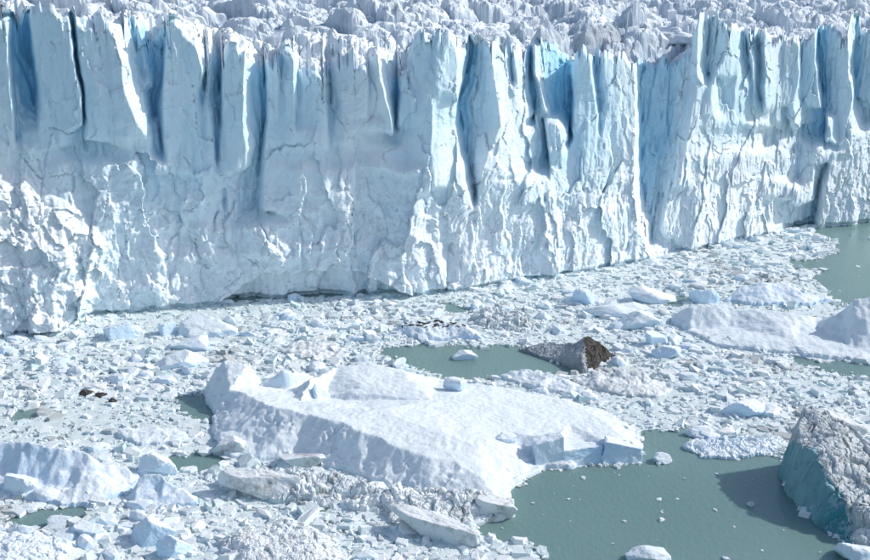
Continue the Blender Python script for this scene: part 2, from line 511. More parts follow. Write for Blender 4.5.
PS = 2.0                                    # depth-map samples per photo pixel
mx = np.arange(-340, 1201, 1 / PS); my = np.arange(-30, 341, 1 / PS)
DM = np.zeros((len(my), len(mx)))
lines_np = [np.array(l, float) for l in LINES]
for l in lines_np:                          # clefts stay open down to their foot instead of thinning out
    if l[:, 2].min() < -3 and l[-1, 2] > l[-2, 2]: l[-1, 2] = l[-1, 2] * .35 + l[-2, 2] * .65
r_ext = random.Random(3)
xl = -20
while xl > -335:                            # the front goes on beyond the frame
    w = r_ext.uniform(14, 30)
    lines_np += [np.array([(xl, -30, -5), (xl + r_ext.uniform(-6, 6), 190, 0)], float), np.array([(xl - 3, -30, 2), (xl - 3, 200, 1)], float),
                 np.array([(xl - w * .7, -30, 3), (xl - w * .7, 200, 1)], float)]
    xl -= w
xr = 892
while xr < 1190:
    w = r_ext.uniform(14, 30)
    lines_np += [np.array([(xr, -30, -5), (xr + r_ext.uniform(-6, 6), 190, 0)], float), np.array([(xr + w * .55, -30, 3), (xr + w * .55, 200, 3)], float),
                 np.array([(xr + w * .8, -30, 0), (xr + w * .8, 200, 3)], float)]
    xr += w
fade_r = random.Random(8)
ends = [(fade_r.uniform(3, 14), fade_r.uniform(-10, 34)) for _ in lines_np]


def dsc(d):
    return d * (1.9 if d < 0 else 1.35)


for ri, y in enumerate(np.clip(my, 1, 329)):
    full, part = [], []
    for l, (fd, sh) in zip(lines_np, ends):
        if l[0, 1] > y: continue
        yend = l[-1, 1] + (sh if l[-1, 1] < 300 else 50)
        x_ = np.interp(y, l[:, 1], l[:, 0]); d_ = dsc(np.interp(y, l[:, 1], l[:, 2]))
        if y <= yend: full.append((x_, d_))
        elif y < yend + fd: part.append((x_, d_, 1 - (y - yend) / fd))
    full.sort()
    fx_ = [p[0] for p in full]; fd_ = [p[1] for p in full]
    for x_, d_, w_ in part:
        full.append((x_, d_ * w_ + (1 - w_) * float(np.interp(x_, fx_, fd_))))
    full.sort()
    DM[ri] = np.interp(mx, [p[0] for p in full], [p[1] for p in full])
DM = blur(blur(DM, 4.0, 0), 0.6, 1)
GX, GY = np.meshgrid(mx, my)
for cr in CRACKS:
    c = np.array(cr, float)
    dist = np.full(DM.shape, 99.0); tt = np.zeros(DM.shape)
    x0, x1, y0, y1 = c[:, 0].min() - 5, c[:, 0].max() + 5, c[:, 1].min() - 5, c[:, 1].max() + 5
    sl = (slice(max(0, int((y0 + 30) * PS)), int((y1 + 30) * PS)), slice(int((x0 + 340) * PS), int((x1 + 340) * PS)))
    X_, Y_ = GX[sl], GY[sl]
    X_ = X_ + 1.5 * perlin2(X_ * .25, Y_ * .25 + 40); Y_ = Y_ + 1.5 * perlin2(X_ * .25 + 80, Y_ * .25)
    dmin = np.full(X_.shape, 99.0)
    for a, b in zip(c[:-1], c[1:]):
        ab = b - a; t = np.clip(((X_ - a[0]) * ab[0] + (Y_ - a[1]) * ab[1]) / (ab @ ab), 0, 1)
        dmin = np.minimum(dmin, np.hypot(X_ - a[0] - t * ab[0], Y_ - a[1] - t * ab[1]))
    DM[sl] -= 1.1 * np.exp(-(dmin / 0.55) ** 2) * sstep(-.5, .3, perlin2(X_ * .12 + 3, Y_ * .12))
# rubble apron at the foot on the left, sea cave, flared lit foot on the right
xtop = np.interp(GX, [-340, -60, 0, 20, 60, 95, 112], [200, 170, 165, 168, 195, 214, 238])
apx = np.interp(GY, [160, 215, 240, 275, 312, 340], [60, 97, 112, 100, 85, 80])
ap = np.clip((GY - xtop) * 0.26, 0, 60)
ap = (1 - np.exp(-ap / 14)) * 14 * sstep(-6, 20, apx + 5 * perlin2(GX * .06, GY * .09) - GX)
# cave
cav = [(218, 305), (240, 288), (266, 272), (300, 272), (335, 266), (360, 272), (390, 282), (412, 294), (410, 320), (218, 330)]
cm = in_poly(GX + 3 * perlin2(GX * .08, GY * .08 + 7), GY + 3 * perlin2(GX * .08 + 50, GY * .08), cav).astype(float)
cave = blur(blur(cm, 2.0, 0), 2.5, 1)


def bil(M, px, py):
    fx = np.clip((px + 340) * PS, 0, M.shape[1] - 1.01); fy = np.clip((py + 30) * PS, 0, M.shape[0] - 1.01)
    ix = fx.astype(int); iy = fy.astype(int); fx -= ix; fy -= iy
    return (M[iy, ix] * (1 - fx) + M[iy, ix + 1] * fx) * (1 - fy) + (M[iy + 1, ix] * (1 - fx) + M[iy + 1, ix + 1] * fx) * fy


# crest and back heights for each column
zz = np.linspace(20, 98, 500)


def column_height(prof, off):
    off = off + 0 * BX
    P = np.array(prof, float)
    X = (BX + EX * off)[None, :] + 0 * zz[:, None]; Y = (BY + EY * off)[None, :] + 0 * zz[:, None]
    px, py = project(X, Y, zz[:, None] + 0 * X)
    above = py < np.interp(px, P[:, 0], P[:, 1])
    return zz[np.argmax(above, axis=0)]


PXB = project(BX, BY, 0 * BX)[0]
FLARE = 9.0 + 6.0 * sstep(400, 520, PXB)
ZT = column_height(CREST, -FLARE)
ZB = column_height(BACK, -26.0)
ZT = ZT + 0.8 * perlin2(us * .45, us * 0 + .5) + .3 * perlin2(us * 1.1, us * 0 + 3.5)
ZFP = column_height(FIELDP, -34.0 / EN)
ZB = blur(ZB[:, None], 4, 0)[:, 0]
k1 = cells(us / 3.4 + .3 * perlin2(us * .4, us * 0), us * 0 + .5, 21); k2 = cells(us / 1.3, us * 0 + .5, 22)
ZT = ZT + (k1[4] - .42) * 5.0 + (k1[5] - .5) * 5.5 * k1[1] - 1.2 * np.exp(-(k1[0] / .12) ** 2) + (k2[4] - .5) * .5 + (k2[5] - .5) * .8 * k2[1]
NR, NCAP = 350, 44
v = np.linspace(0, 1, NR)[:, None]
ZTs = blur(ZT[:, None], 26, 0)[:, 0]
Zc = -1.5 + v * (ZTs[None, :] + 1.5) + (ZT - ZTs)[None, :] * v ** 9   # rows stay level low down, follow the broken crest at the top
U = us[None, :] + 0 * Zc
PX, PY = project(BX[None, :] + 0 * Zc, BY[None, :] + 0 * Zc, Zc)
wx = 5 * perlin2(U * .035 + 3, Zc * .035) + 1.6 * perlin2(U * .35, Zc * .10) + .6 * perlin2(U * .9 + 70, Zc * .35)
wy = 3.0 * perlin2(U * .25 + 30, Zc * .2) + 9 * perlin2(U * .06 + 11, Zc * .02)
hf = np.clip(Zc / ZTs[None, :], 0, 1)
LEAN = 1.5 + FLARE[None, :] * ((1 - hf) ** 1.7 - 1)
PX, PY = project(BX[None, :] + EX[None, :] * LEAN, BY[None, :] + EY[None, :] * LEAN, Zc)
D = bil(DM, PX + wx, PY + wy)
# inside the clefts the ice has come away in slabs: break the recess into steps
tn = .9 * perlin2(U * .22, Zc * .035 + 8) + .35 * perlin2(U * .7, Zc * .16)
tq = D / 3.4 + tn; tf = np.floor(tq); fr_ = tq - tf
D = np.where(D < -.8, D + .75 * sstep(.8, 2.5, -D) * ((tf + sstep(.6, .95, fr_) - tn) * 3.4 - D), D)
APR = bil(ap, PX, PY); CAV = bil(cave, PX, PY)
rgt = sstep(400, 520, PX) * (1 - 0.5 * sstep(560, 600, PX) * (1 - sstep(640, 660, PX)))
D = D + LEAN
low = 1 - sstep(.25, .7, hf)
flute = ridge2(U * .16, Zc * .02 + 4, 4) - .6
D = D + .16 * (ridge2(U * .4 + 5, Zc * .045, 4, .6) - .6) * sstep(-.3, .3, perlin2(U * .05, Zc * .04 + 60))
D = D + (0.4 + .1 * rgt) * flute * (0.3 + .3 * sstep(.1, .5, hf))
D = D + (0.3 + 1.0 * low) * fbm2(U * .075, Zc * .05, 5, .52) + (.05 + .14 * low) * ridge2(U * .4, Zc * .12 + 9, 4, .6) + .9 * low * (1 - rgt) * (ridge2(U * .05 + 3, Zc * .07, 4, .55) - .8) + (.5 + .6 * low) * (1 - rgt) * (ridge2(U * .07 + 20, Zc * .018, 3, .55) - .7)
w1, w2, wid, wr = worley2(U * .22 + .5 * perlin2(U * .3, Zc * .3), Zc * .09 + .5 * perlin2(U * .3 + 9, Zc * .3), 2)
D = D + .5 * low * (wr - .5)
wU = U + 2.8 * perlin2(U * .11, Zc * .075) + .9 * perlin2(U * .45, Zc * .25); wZ = Zc + 8 * perlin2(U * .1 + 9, Zc * .06) + 1.2 * perlin2(U * .5 + 4, Zc * .4)
e1 = cells(wU / 7.5, wZ / 17.0, 11); e2 = cells(wU / 3.1 + 30, wZ / 5.5, 12); e3 = cells(wU / 1.2 + 60, wZ / 2.2, 13)
keepU = 1 - .42 * sstep(.45, .7, hf)
D = D + keepU * ((e1[4] - .5) * 2.8 + (e1[5] - .5) * 4.2 * e1[1] + (e1[6] - .5) * 1.6 * e1[2] )
D = D + (.5 + .45 * low) * ((e2[4] - .5) * .8 + (e2[5] - .5) * 1.7 * e2[1] + (e2[6] - .6) * 1.3 * e2[2])
D = D + (.25 + .75 * low) * ((e3[4] - .5) * .32 + (e3[5] - .5) * .7 * e3[1] + (e3[6] - .6) * .6 * e3[2])
apm = sstep(0.5, 4, APR)
f4 = cells(wU / 5.0, Zc / 4.2, 14); f5 = cells(wU / 1.8 + 9, Zc / 1.6, 15)
D = D + APR + apm * (.35 * (ridge2(U * .12, Zc * .12 + 3, 4, .5) - .7) + (f4[4] - .5) * 2.0 + (f4[5] - .5) * 2.6 * f4[1] + (f4[6] - .62) * 2.6 * f4[2] + (f5[4] - .5) * .9 + (f5[5] - .5) * f5[1] + (f5[6] - .5) * f5[2])
D = D - 4.5 * CAV - .9 * CAV * np.clip((12 - Zc) / 12, 0, 1)
D = D - 2.2 * (1 - sstep(0.3, 1.8, Zc))              # wave-cut notch at the waterline
# round the crest back
D = D - 2.0 * sstep(.965, 1.0, v) ** 2
# cap rows run back from the crest to the ice field
t = np.linspace(0, 1, NCAP + 1)[1:, None]
Dt = D[-1][None, :]
Dcap = Dt + (-30 / EN[None, :] - Dt) * t
ZBn = ZB[None, :] + 0.8
s_ = np.clip(t / .8, 0, 1)
Zcap = ZT[None, :] * (1 - s_ ** .8) + ZBn * s_ ** .8 - 8 * np.clip((t - .8) / .2, 0, 1)
U2 = us[None, :] + 0 * Zcap
rough = np.sin(np.pi * np.clip(t, 0, 1)) ** .6
c5 = cells(U2 / 3.6 + .4 * perlin2(U2 * .3, Dcap * .3), Dcap / 3.2 + .4 * perlin2(U2 * .3 + 5, Dcap * .3), 23)
Zcap = Zcap + rough * (1.1 * ridge2(U2 * .08, Dcap * .11, 4, .5) - 1.2 + (c5[4] - .5) * 2.6 + (c5[5] - .5) * 3.0 * c5[1] + (c5[6] - .5) * 2.4 * c5[2] - .8 * np.exp(-(c5[0] / .1) ** 2))
Zall = np.concatenate([Zc, Zcap]); Dall = np.concatenate([D, Dcap])
VX = BX[None, :] + EX[None, :] * Dall; VY = BY[None, :] + EY[None, :] * Dall
V = np.stack([VX, VY, Zall], -1)
NRA = NR + NCAP
# normals on the whole sheet so that the split parts shade without seams
du = np.gradient(V, axis=1); dv = np.gradient(V, axis=0)
nrm = np.cross(du, dv); nrm /= np.linalg.norm(nrm, axis=-1, keepdims=True) + 1e-9
# ice tint: clean blue bands, whiter weathered ones, bounce blue painted into clefts
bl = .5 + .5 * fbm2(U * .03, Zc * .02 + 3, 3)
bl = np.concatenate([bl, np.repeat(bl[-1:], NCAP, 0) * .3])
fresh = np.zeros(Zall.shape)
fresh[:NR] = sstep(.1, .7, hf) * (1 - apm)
crev = np.zeros(Zall.shape); crev[:NR] = sstep(-4.0, -10.0, bil(DM, PX + wx, PY + wy) + 1.5 * perlin2(U * .3, Zc * .06))      # dense ice blue in clefts; bounced blue light painted in by depth
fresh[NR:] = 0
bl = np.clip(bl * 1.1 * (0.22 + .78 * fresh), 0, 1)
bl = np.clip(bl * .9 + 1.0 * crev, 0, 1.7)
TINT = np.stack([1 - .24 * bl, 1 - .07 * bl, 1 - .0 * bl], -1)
# split into pillars along the deep clefts, foot of the wall and apron
BOUND = [3, 6, 12, 18, 22, 29, 35, 42, 51, 63, 68]
bl_lines = [lines_np[i] for i in BOUND] + [np.array([(742, 20, 0), (765, 100, 0)], float), np.array([(815, 20, 0), (823, 118, 0)], float),
            np.array([(857, 10, 0), (866, 122, 0)], float), np.array([(930, 0, 0), (930, 120, 0)], float), np.array([(-60, 0, 0), (-60, 120, 0)], float), np.array([(-150, 0, 0), (-150, 120, 0)], float)]
LA = np.concatenate([LEAN, np.repeat(LEAN[-1:], NCAP, 0)])
px_, py_ = project(BX[None, :] + EX[None, :] * LA, BY[None, :] + EY[None, :] * LA, Zall)
pid = np.zeros(Zall.shape, int)
for l in bl_lines:
    pid += (px_ > np.interp(py_, l[:, 1], l[:, 0]))
ybot = np.interp(px_, [-340, 30, 36, 80, 150, 200, 215, 262, 330, 395, 434, 475, 500, 560, 640, 680, 760, 800, 830, 870, 1200],
                 [130, 130, 135, 133, 140, 155, 142, 190, 137, 122, 190, 190, 190, 195, 235, 200, 130, 160, 190, 125, 125])
cond_low = py_ > ybot + 3 * perlin2(px_ * .1, py_ * .1)
pid[cond_low] = 100 + (px_[cond_low] > 470).astype(int) + (px_[cond_low] > 650).astype(int)
apmA = np.zeros(Zall.shape); apmA[:NR] = apm
pid[(apmA > .5) & cond_low] = 110
cavA = np.zeros(Zall.shape); cavA[:NR] = CAV
pid[(cavA > .5)] = 120
FQ = grid_faces(NRA, NC)
fid = pid.ravel()[FQ[:, 0]]
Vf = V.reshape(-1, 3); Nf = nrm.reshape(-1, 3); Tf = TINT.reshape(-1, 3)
for k in np.unique(fid):
    fs = FQ[fid == k]
    if len(fs) < 40:
        fid[fid == k] = 100; continue
for k in np.unique(fid):
    fs = FQ[fid == k]
    used, inv = np.unique(fs, return_inverse=True)
    nm = 'ice_pillar' if k < 100 else ('ice_wall' if k < 110 else ('collapsed_ice_apron' if k == 110 else 'sea_cave'))
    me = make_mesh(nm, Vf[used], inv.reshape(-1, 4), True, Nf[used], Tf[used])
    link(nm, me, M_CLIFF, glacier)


# ------------------------------------------------------------------ faceted ice pieces
def ico(sub):
    import bmesh
    bm = bmesh.new(); bmesh.ops.create_icosphere(bm, subdivisions=sub, radius=1.0)
    bm.verts.ensure_lookup_table()
    Vv = np.array([v.co[:] for v in bm.verts]); Ff = np.array([[v.index for v in f.verts] for f in bm.faces])
    bm.free()
    return Vv, Ff


ICO = {s: ico(s) for s in (1, 2, 3, 4, 5)}


def chunk(sub, seed, planes=9, rough=0.06, flat_top=None, freq=2.0, box=False):
    """an ico-sphere cut back by random planes: an angular ice block of about unit radius"""
    r = np.random.default_rng(seed)
    Vv, Ff = ICO[sub]
    n = r.normal(size=(planes, 3)); n /= np.linalg.norm(n, axis=1)[:, None]
    d = r.uniform(.45, .95, planes)
    if box:
        n = np.array([[1, 0, 0], [-1, 0, 0], [0, 1, 0], [0, -1, 0], [0, 0, 1], [0, 0, -1]]) + r.normal(0, .16, (6, 3)); n /= np.linalg.norm(n, axis=1)[:, None]
        d = r.uniform(.5, .62, 6)
    if flat_top is not None:
        n = np.vstack([n, [r.uniform(-.25, .25), r.uniform(-.25, .25), 1]]); d = np.r_[d, flat_top]
    dot = Vv @ n.T
    rad = np.where(dot > 1e-3, d / np.maximum(dot, 1e-3), 9).min(axis=1)
    rad = np.minimum(rad, 1.15)
    if rough:
        o = seed * 3.7
        rad = rad * (1 + rough * 2 * perlin3(Vv[:, 0] * freq + o, Vv[:, 1] * freq, Vv[:, 2] * freq)
                     + rough * perlin3(Vv[:, 0] * freq * 2.3 + o, Vv[:, 1] * freq * 2.3, Vv[:, 2] * freq * 2.3))
    return Vv * rad[:, None], Ff


def serac_shape(sub, seed):
    """a blade or tower of crevassed ice with a sharp broken top"""
    r = np.random.default_rng(seed)
    Vv, Ff = chunk(sub, seed, 8, .13, freq=1.7)
    V2 = Vv.copy()
    h = (V2[:, 2] + 1) / 2
    tap = 1 - r.uniform(.35, .75) * np.clip(h, 0, 1) ** 1.4
    V2[:, 0] *= tap; V2[:, 1] *= tap * r.uniform(.6, 1)
    V2[:, 0] += r.uniform(-.4, .4) * h; V2[:, 1] += r.uniform(-.3, .3) * h
    return V2, Ff


def merged(name, vlist, flist, tints=None, smooth=False):
    off = np.cumsum([0] + [len(v) for v in vlist[:-1]])
    return make_mesh(name, np.concatenate(vlist), np.concatenate([f + o for f, o in zip(flist, off)]), smooth,
                     tint=None if tints is None else np.concatenate(tints))


# ice field behind the front: tilted serac tops parted by crevasses
ZBs = blur(ZFP[:, None], 26, 0)[:, 0]
nmx, nmy = NX.mean(), NY.mean(); nl = math.hypot(nmx, nmy); nmx /= nl; nmy /= nl


def field_xy(ucol, s):
    bx_ = np.interp(ucol, us, BX); by_ = np.interp(ucol, us, BY)
    w = sstep(10, 60, s)
    nx = np.interp(ucol, us, NX) * (1 - w) + nmx * w; ny = np.interp(ucol, us, NY) * (1 - w) + nmy * w
    return bx_ - nx * s, by_ - ny * s


fu = np.arange(2, LTOT - 2, .58)
fs_ = np.concatenate([np.arange(25, 95, .65), np.arange(95, 150, .95), np.arange(150, 330, 3.0)])
UF, SF = np.meshgrid(fu, fs_)
wu = UF + 3.0 * perlin2(UF * .07, SF * .09) + 1.2 * perlin2(UF * .3, SF * .3); wsf = SF + 2.5 * perlin2(UF * .06 + 30, SF * .09) + 1.0 * perlin2(UF * .3 + 8, SF * .3)
g1, ox1, oy1, cid1, ra, rb, rc = cells(wu / 12.0, wsf / 8.5, 1)
g2, ox2, oy2, cid2, qa, qb, qc = cells(wu / 4.8 + 40, wsf / 3.4, 2)
amp = .75 + .6 * perlin2(UF * .02, SF * .04)
ZF = np.interp(UF, us, ZBs) - 4.2 + .045 * SF + np.clip(SF - 120, 0, 999) * .06 + 1.8 * perlin2(UF * .025, SF * .05)
ZF = ZF + amp * ((ra ** 1.4) * 9 + (rb - .5) * 9 * ox1 + (rc - .62) * 6.0 * oy1 - 5.0 * np.abs(ox1 * .8 + oy1 * (rb - .5)) * ra - 2.6 * np.exp(-(g1 / .13) ** 2))
ZF = ZF + amp * ((qa - .5) * 2.6 + (qb - .5) * 2.6 * ox2 + (qc - .5) * 2.2 * oy2 - 1.0 * np.exp(-(g2 / .14) ** 2)) + .35 * ridge2(UF * .2, SF * .25, 4)
ZF = ZF - 7 * (1 - sstep(25, 32, SF))
FX, FY = field_xy(UF, SF)
FXj = FX + .25 * perlin2(UF * 1.7, SF * 1.7)
FV = np.stack([FXj, FY, ZF], -1).reshape(-1, 3)
FQ = grid_faces(len(fs_), len(fu))
fc = cid1.ravel()[FQ[:, 0]]
fcx, fcy = project(FV[FQ[:, 0], 0], FV[FQ[:, 0], 1], FV[FQ[:, 0], 2])
seen = (fcx > -5) & (fcx < 875) & (fcy > -6)
ids, idx = np.unique(fc, return_inverse=True)
score = np.bincount(idx, weights=seen / np.hypot(FV[FQ[:, 0], 0], FV[FQ[:, 0], 1]))
top300 = np.argsort(-score)[:300]
rank = np.full(len(ids), -1); rank[top300] = np.arange(300)
fr = rank[idx]
order_f = np.argsort(fr, kind='stable'); bounds = np.searchsorted(fr[order_f], np.arange(-1, 301))
for k in range(-1, 300):
    fsel = FQ[order_f[bounds[k + 1]:bounds[k + 2]]]
    if len(fsel) == 0: continue
    used, inv = np.unique(fsel, return_inverse=True)
    o = link('serac' if k >= 0 else 'far_seracs', make_mesh('serac' if k >= 0 else 'far_seracs', FV[used], inv.reshape(-1, 4), False), M_FIELD, glacier)
    if k < 0: tag(o, kind='stuff')


def px_block(name, px, py_base, w, h, zbase_off, mat, seed, lab=None, depth=-34, parent=None):
    """a serac standing just behind the crest, seen at photo x with its top h pixels above py_base"""
    j = int(np.argmin(np.abs(project(BX, BY, ZT)[0] - px)))
    X = BX[j] + NX[j] * depth; Y = BY[j] + NY[j] * depth
    dist = math.hypot(X, Y); s = dist / F
    z = CAMH
    for z in np.arange(30, 98, .25):
        if project(X, Y, z)[1] <= py_base: break
    Vv, Ff = serac_shape(4, seed)
    me = make_mesh(name, Vv * np.array([w * s * .62, w * s * .5, h * s * .6]), Ff, False)
    o = link(name, me, mat, parent, (X, Y, z + h * s * .4))
    o.rotation_euler = (0, 0, math.atan2(TY[j], TX[j]))
    return o


for (px, pb, w, h, sd) in [(612, 66, 42, 46, 31), (632, 66, 30, 34, 42), (662, 70, 40, 54, 33), (684, 58, 26, 42, 34), (392, 78, 26, 44, 35), (404, 74, 18, 38, 36), (760, 40, 60, 16, 37), (800, 42, 50, 22, 38)]:
    px_block('serac', px, pb, w, h, 0, M_DIRTY if 640 < px < 690 else M_FIELD, sd, parent=glacier)


# ------------------------------------------------------------------ icebergs traced from their waterlines
def raster_tri(G, x0, y0, cell, tri, hs, mask):
    (ax, ay), (bx, by), (cx, cy) = tri
    det = (by - cy) * (ax - cx) + (cx - bx) * (ay - cy)
    if abs(det) < 1e-9: return
    i0 = max(0, int((min(ax, bx, cx) - x0) / cell)); i1 = min(G.shape[1] - 1, int((max(ax, bx, cx) - x0) / cell) + 1)
    j0 = max(0, int((min(ay, by, cy) - y0) / cell)); j1 = min(G.shape[0] - 1, int((max(ay, by, cy) - y0) / cell) + 1)
    X, Y = np.meshgrid(x0 + np.arange(i0, i1 + 1) * cell, y0 + np.arange(j0, j1 + 1) * cell)
    l1 = ((by - cy) * (X - cx) + (cx - bx) * (Y - cy)) / det
    l2 = ((cy - ay) * (X - cx) + (ax - cx) * (Y - cy)) / det
    l3 = 1 - l1 - l2
    ins = (l1 >= -1e-6) & (l2 >= -1e-6) & (l3 >= -1e-6)
    sub = G[j0:j1 + 1, i0:i1 + 1]; sub[ins] = (l1 * hs[0] + l2 * hs[1] + l3 * hs[2])[ins]
    mask[j0:j1 + 1, i0:i1 + 1][ins] = True


def berg(name, outline, pts, mat, label, cat='iceberg', cell=0.3, lip=0.7, warp=0.8, rough=0.25, cups=0.0, group=None,
         split=None, split_name=None, split_mat=None, soft=1.2, blocky=0.0, rfreq=.35, facet=0.0, fsize=2.2):
    ox, oy = ray_at([p[0] for p in outline], [p[1] for p in outline], 0.0)
    P = [Vector((a, b)) for a, b in zip(ox, oy)]; H = [lip] * len(P)
    for (a, b, h) in pts:
        x, y = ray_at(a, b, h); P.append(Vector((float(x), float(y)))); H.append(h)
    n = len(outline)
    vo, eo, fo, ov, oe, of = geometry.delaunay_2d_cdt(P, [(i, (i + 1) % n) for i in range(n)], [], 1, 0.01)
    vh = [max(H[k] for k in lst) if lst else lip for lst in ov]
    x0, x1 = min(v.x for v in vo) - 3, max(v.x for v in vo) + 3; y0, y1 = min(v.y for v in vo) - 3, max(v.y for v in vo) + 3
    nx, ny = int((x1 - x0) / cell) + 2, int((y1 - y0) / cell) + 2
    G = np.full((ny, nx), -1.2); mask = np.zeros((ny, nx), bool)
    for f in fo:
        raster_tri(G, x0, y0, cell, [tuple(vo[k]) for k in f], [vh[k] for k in f], mask)
    X, Y = np.meshgrid(x0 + np.arange(nx) * cell, y0 + np.arange(ny) * cell)
    if soft:
        mm = blur(blur(mask.astype(float), soft, 0), soft, 1) + 1e-6
        Gs = blur(blur(np.where(mask, G, 0), soft, 0), soft, 1) / mm
        G = np.where(mask, Gs, G)
    # organic outline
    qx = (X - x0) / cell + warp / cell * (perlin2(X * .22, Y * .22) + .5 * perlin2(X * .6 + 7, Y * .6))
    qy = (Y - y0) / cell + warp / cell * (perlin2(X * .22 + 40, Y * .22) + .5 * perlin2(X * .6, Y * .6 + 8))
    ix = np.clip(np.round(qx).astype(int), 0, nx - 1); iy = np.clip(np.round(qy).astype(int), 0, ny - 1)
    fx = np.clip(qx, 0, nx - 1.01); fy = np.clip(qy, 0, ny - 1.01)
    jx = fx.astype(int); jy = fy.astype(int); fx = fx - jx; fy = fy - jy
    G2 = (G[jy, jx] * (1 - fx) + G[jy, jx + 1] * fx) * (1 - fy) + (G[jy + 1, jx] * (1 - fx) + G[jy + 1, jx + 1] * fx) * fy
    G = G2
    inside = sstep(0, 1.0, G)
    slope = np.hypot(*np.gradient(G, cell)); st = sstep(.25, .9, blur(blur(slope, 2, 0), 2, 1))
    G = G + inside * rough * (fbm2(X * rfreq, Y * rfreq, 4, .55) + .5 * (ridge2(X * .5, Y * .5 + G * .5, 3) - .8))
    if cups:
        c1, c2, cid, crr = worley2(X * .8 + .7 * perlin2(X * .5, Y * .5), Y * .8 + .7 * perlin2(X * .5 + 4, Y * .5) + G * .6, 5)
        G = G + inside * cups * (.07 + .9 * st) * (c1 * 1.4 - .7) * np.clip(.55 + 1.1 * perlin2(X * .17 + 5, Y * .17 + G * .2), .05, 1.4)
    if blocky:
        c1, c2, cid, crr = worley2(X * .38 + .5 * perlin2(X * .4, Y * .4), Y * .38 + .5 * perlin2(X * .4 + 9, Y * .4), 8)
        G = G + inside * blocky * ((crr - .5) * 1.6 - .8 * np.exp(-((c2 - c1) / .09) ** 2))
    if facet:
        for fz, fa, sd in ((fsize, 1.0, 31), (fsize * .42, .45, 32)):
            q = cells((X + .5 * perlin2(X * .5, Y * .5)) / fz, (Y + .5 * perlin2(X * .5 + 9, Y * .5)) / fz + G * .12, sd)
            G = G + inside * facet * fa * ((q[4] - .5) * 1.2 + (q[5] - .5) * 1.6 * q[1] + (q[6] - .5) * 1.6 * q[2] - .8 * np.exp(-(q[0] / .1) ** 2))
    keep = G > -1.15
    FQ = grid_faces(ny, nx)
    fk = keep.ravel()[FQ].any(axis=1)
    FQ = FQ[fk]
    V = np.stack([X, Y, G], -1)
    jit = .22 * cell
    V[..., 0] += RNG.uniform(-jit, jit, X.shape); V[..., 1] += RNG.uniform(-jit, jit, X.shape)
    V = V.reshape(-1, 3)
    cx, cy = float(np.mean(ox)), float(np.mean(oy))
    V = V - np.array([cx, cy, 0])

    def build(nm, fs, mt, parent, loc):
        used, inv = np.unique(fs, return_inverse=True)
        return link(nm, make_mesh(nm, V[used], inv.reshape(-1, 4), facet < .2), mt, parent, loc)
    if split is None:
        o = build(name, FQ, mat, None, (cx, cy, 0))
    else:
        o = link(name, None, None, None, (cx, cy, 0))
        ce = V[FQ].mean(axis=1); ppx, ppy = project(ce[:, 0] + cx, ce[:, 1] + cy, ce[:, 2])
        s = split(ppx, ppy, ce)
        s = s.astype(int); build('ice_body', FQ[s == 0], mat, o, None)
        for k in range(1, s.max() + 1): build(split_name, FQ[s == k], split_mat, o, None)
    tag(o, label, cat, group)
    return o


# the great snow-covered floe
berg('ice_floe',
     [(206, 404), (214, 414), (212, 440), (228, 460), (258, 461), (300, 462), (350, 474), (400, 491), (450, 499), (490, 507), (512, 508), (512, 490), (525, 479), (548, 470),
      (575, 468), (600, 462), (606, 461), (638, 463), (642, 447), (634, 430), (600, 412), (560, 401), (520, 393), (480, 388), (440, 382), (400, 377), (360, 375), (320, 379), (260, 385), (222, 386), (203, 393)],
     [(198, 379, 4.0), (224, 360, 7.6), (250, 364, 7.2), (285, 370, 6.2), (312, 378, 5.0),
      (258, 386, 2.8), (290, 391, 1.6), (322, 397, 1.4), (345, 400, 2.2), (338, 366, 4), (370, 362, 4.4), (400, 370, 3.6), (362, 386, 3.6), (350, 392, 3.4),
      (228, 389, 4.6), (247, 393, 4.8), (268, 405, 6.6), (300, 412, 6.8), (330, 419, 6.8), (370, 434, 6.2), (400, 448, 5.2), (430, 457, 4.9), (460, 465, 4.2), (482, 476, 3.0),
      (300, 402, 5.0), (340, 406, 5.8), (380, 411, 6.2), (420, 425, 6.2), (450, 435, 5.8), (480, 445, 5.0), (430, 400, 4.0), (480, 412, 3.6), (470, 398, 3.0), (520, 445, 3.2), (505, 430, 4.0),
      (540, 437, 4.4), (559, 438, 4.2), (563, 447, 2.6), (590, 451, 2.2), (599, 457, .9), (604, 441, 3.6), (632, 441, 3.6), (639, 451, 2.4), (534, 461, .9), (557, 467, .8), (604, 459, .8), (631, 461, .8),
      (570, 424, 2.6), (610, 427, 2.6), (540, 412, 2.6), (590, 412, 2.0), (216, 432, 2.2), (236, 430, 2.6), (252, 438, 2.2), (300, 455, .8), (350, 470, .8), (400, 486, .8), (450, 494, .9), (492, 494, 1.4), (502, 480, 1.8)],
     M_SNOW, 'huge snow-covered floe with a shaded pitted front and blue blocks at one end', 'ice floe', cell=.22, lip=.8, rough=.14, cups=.6, soft=.6, warp=.6, rfreq=.15)
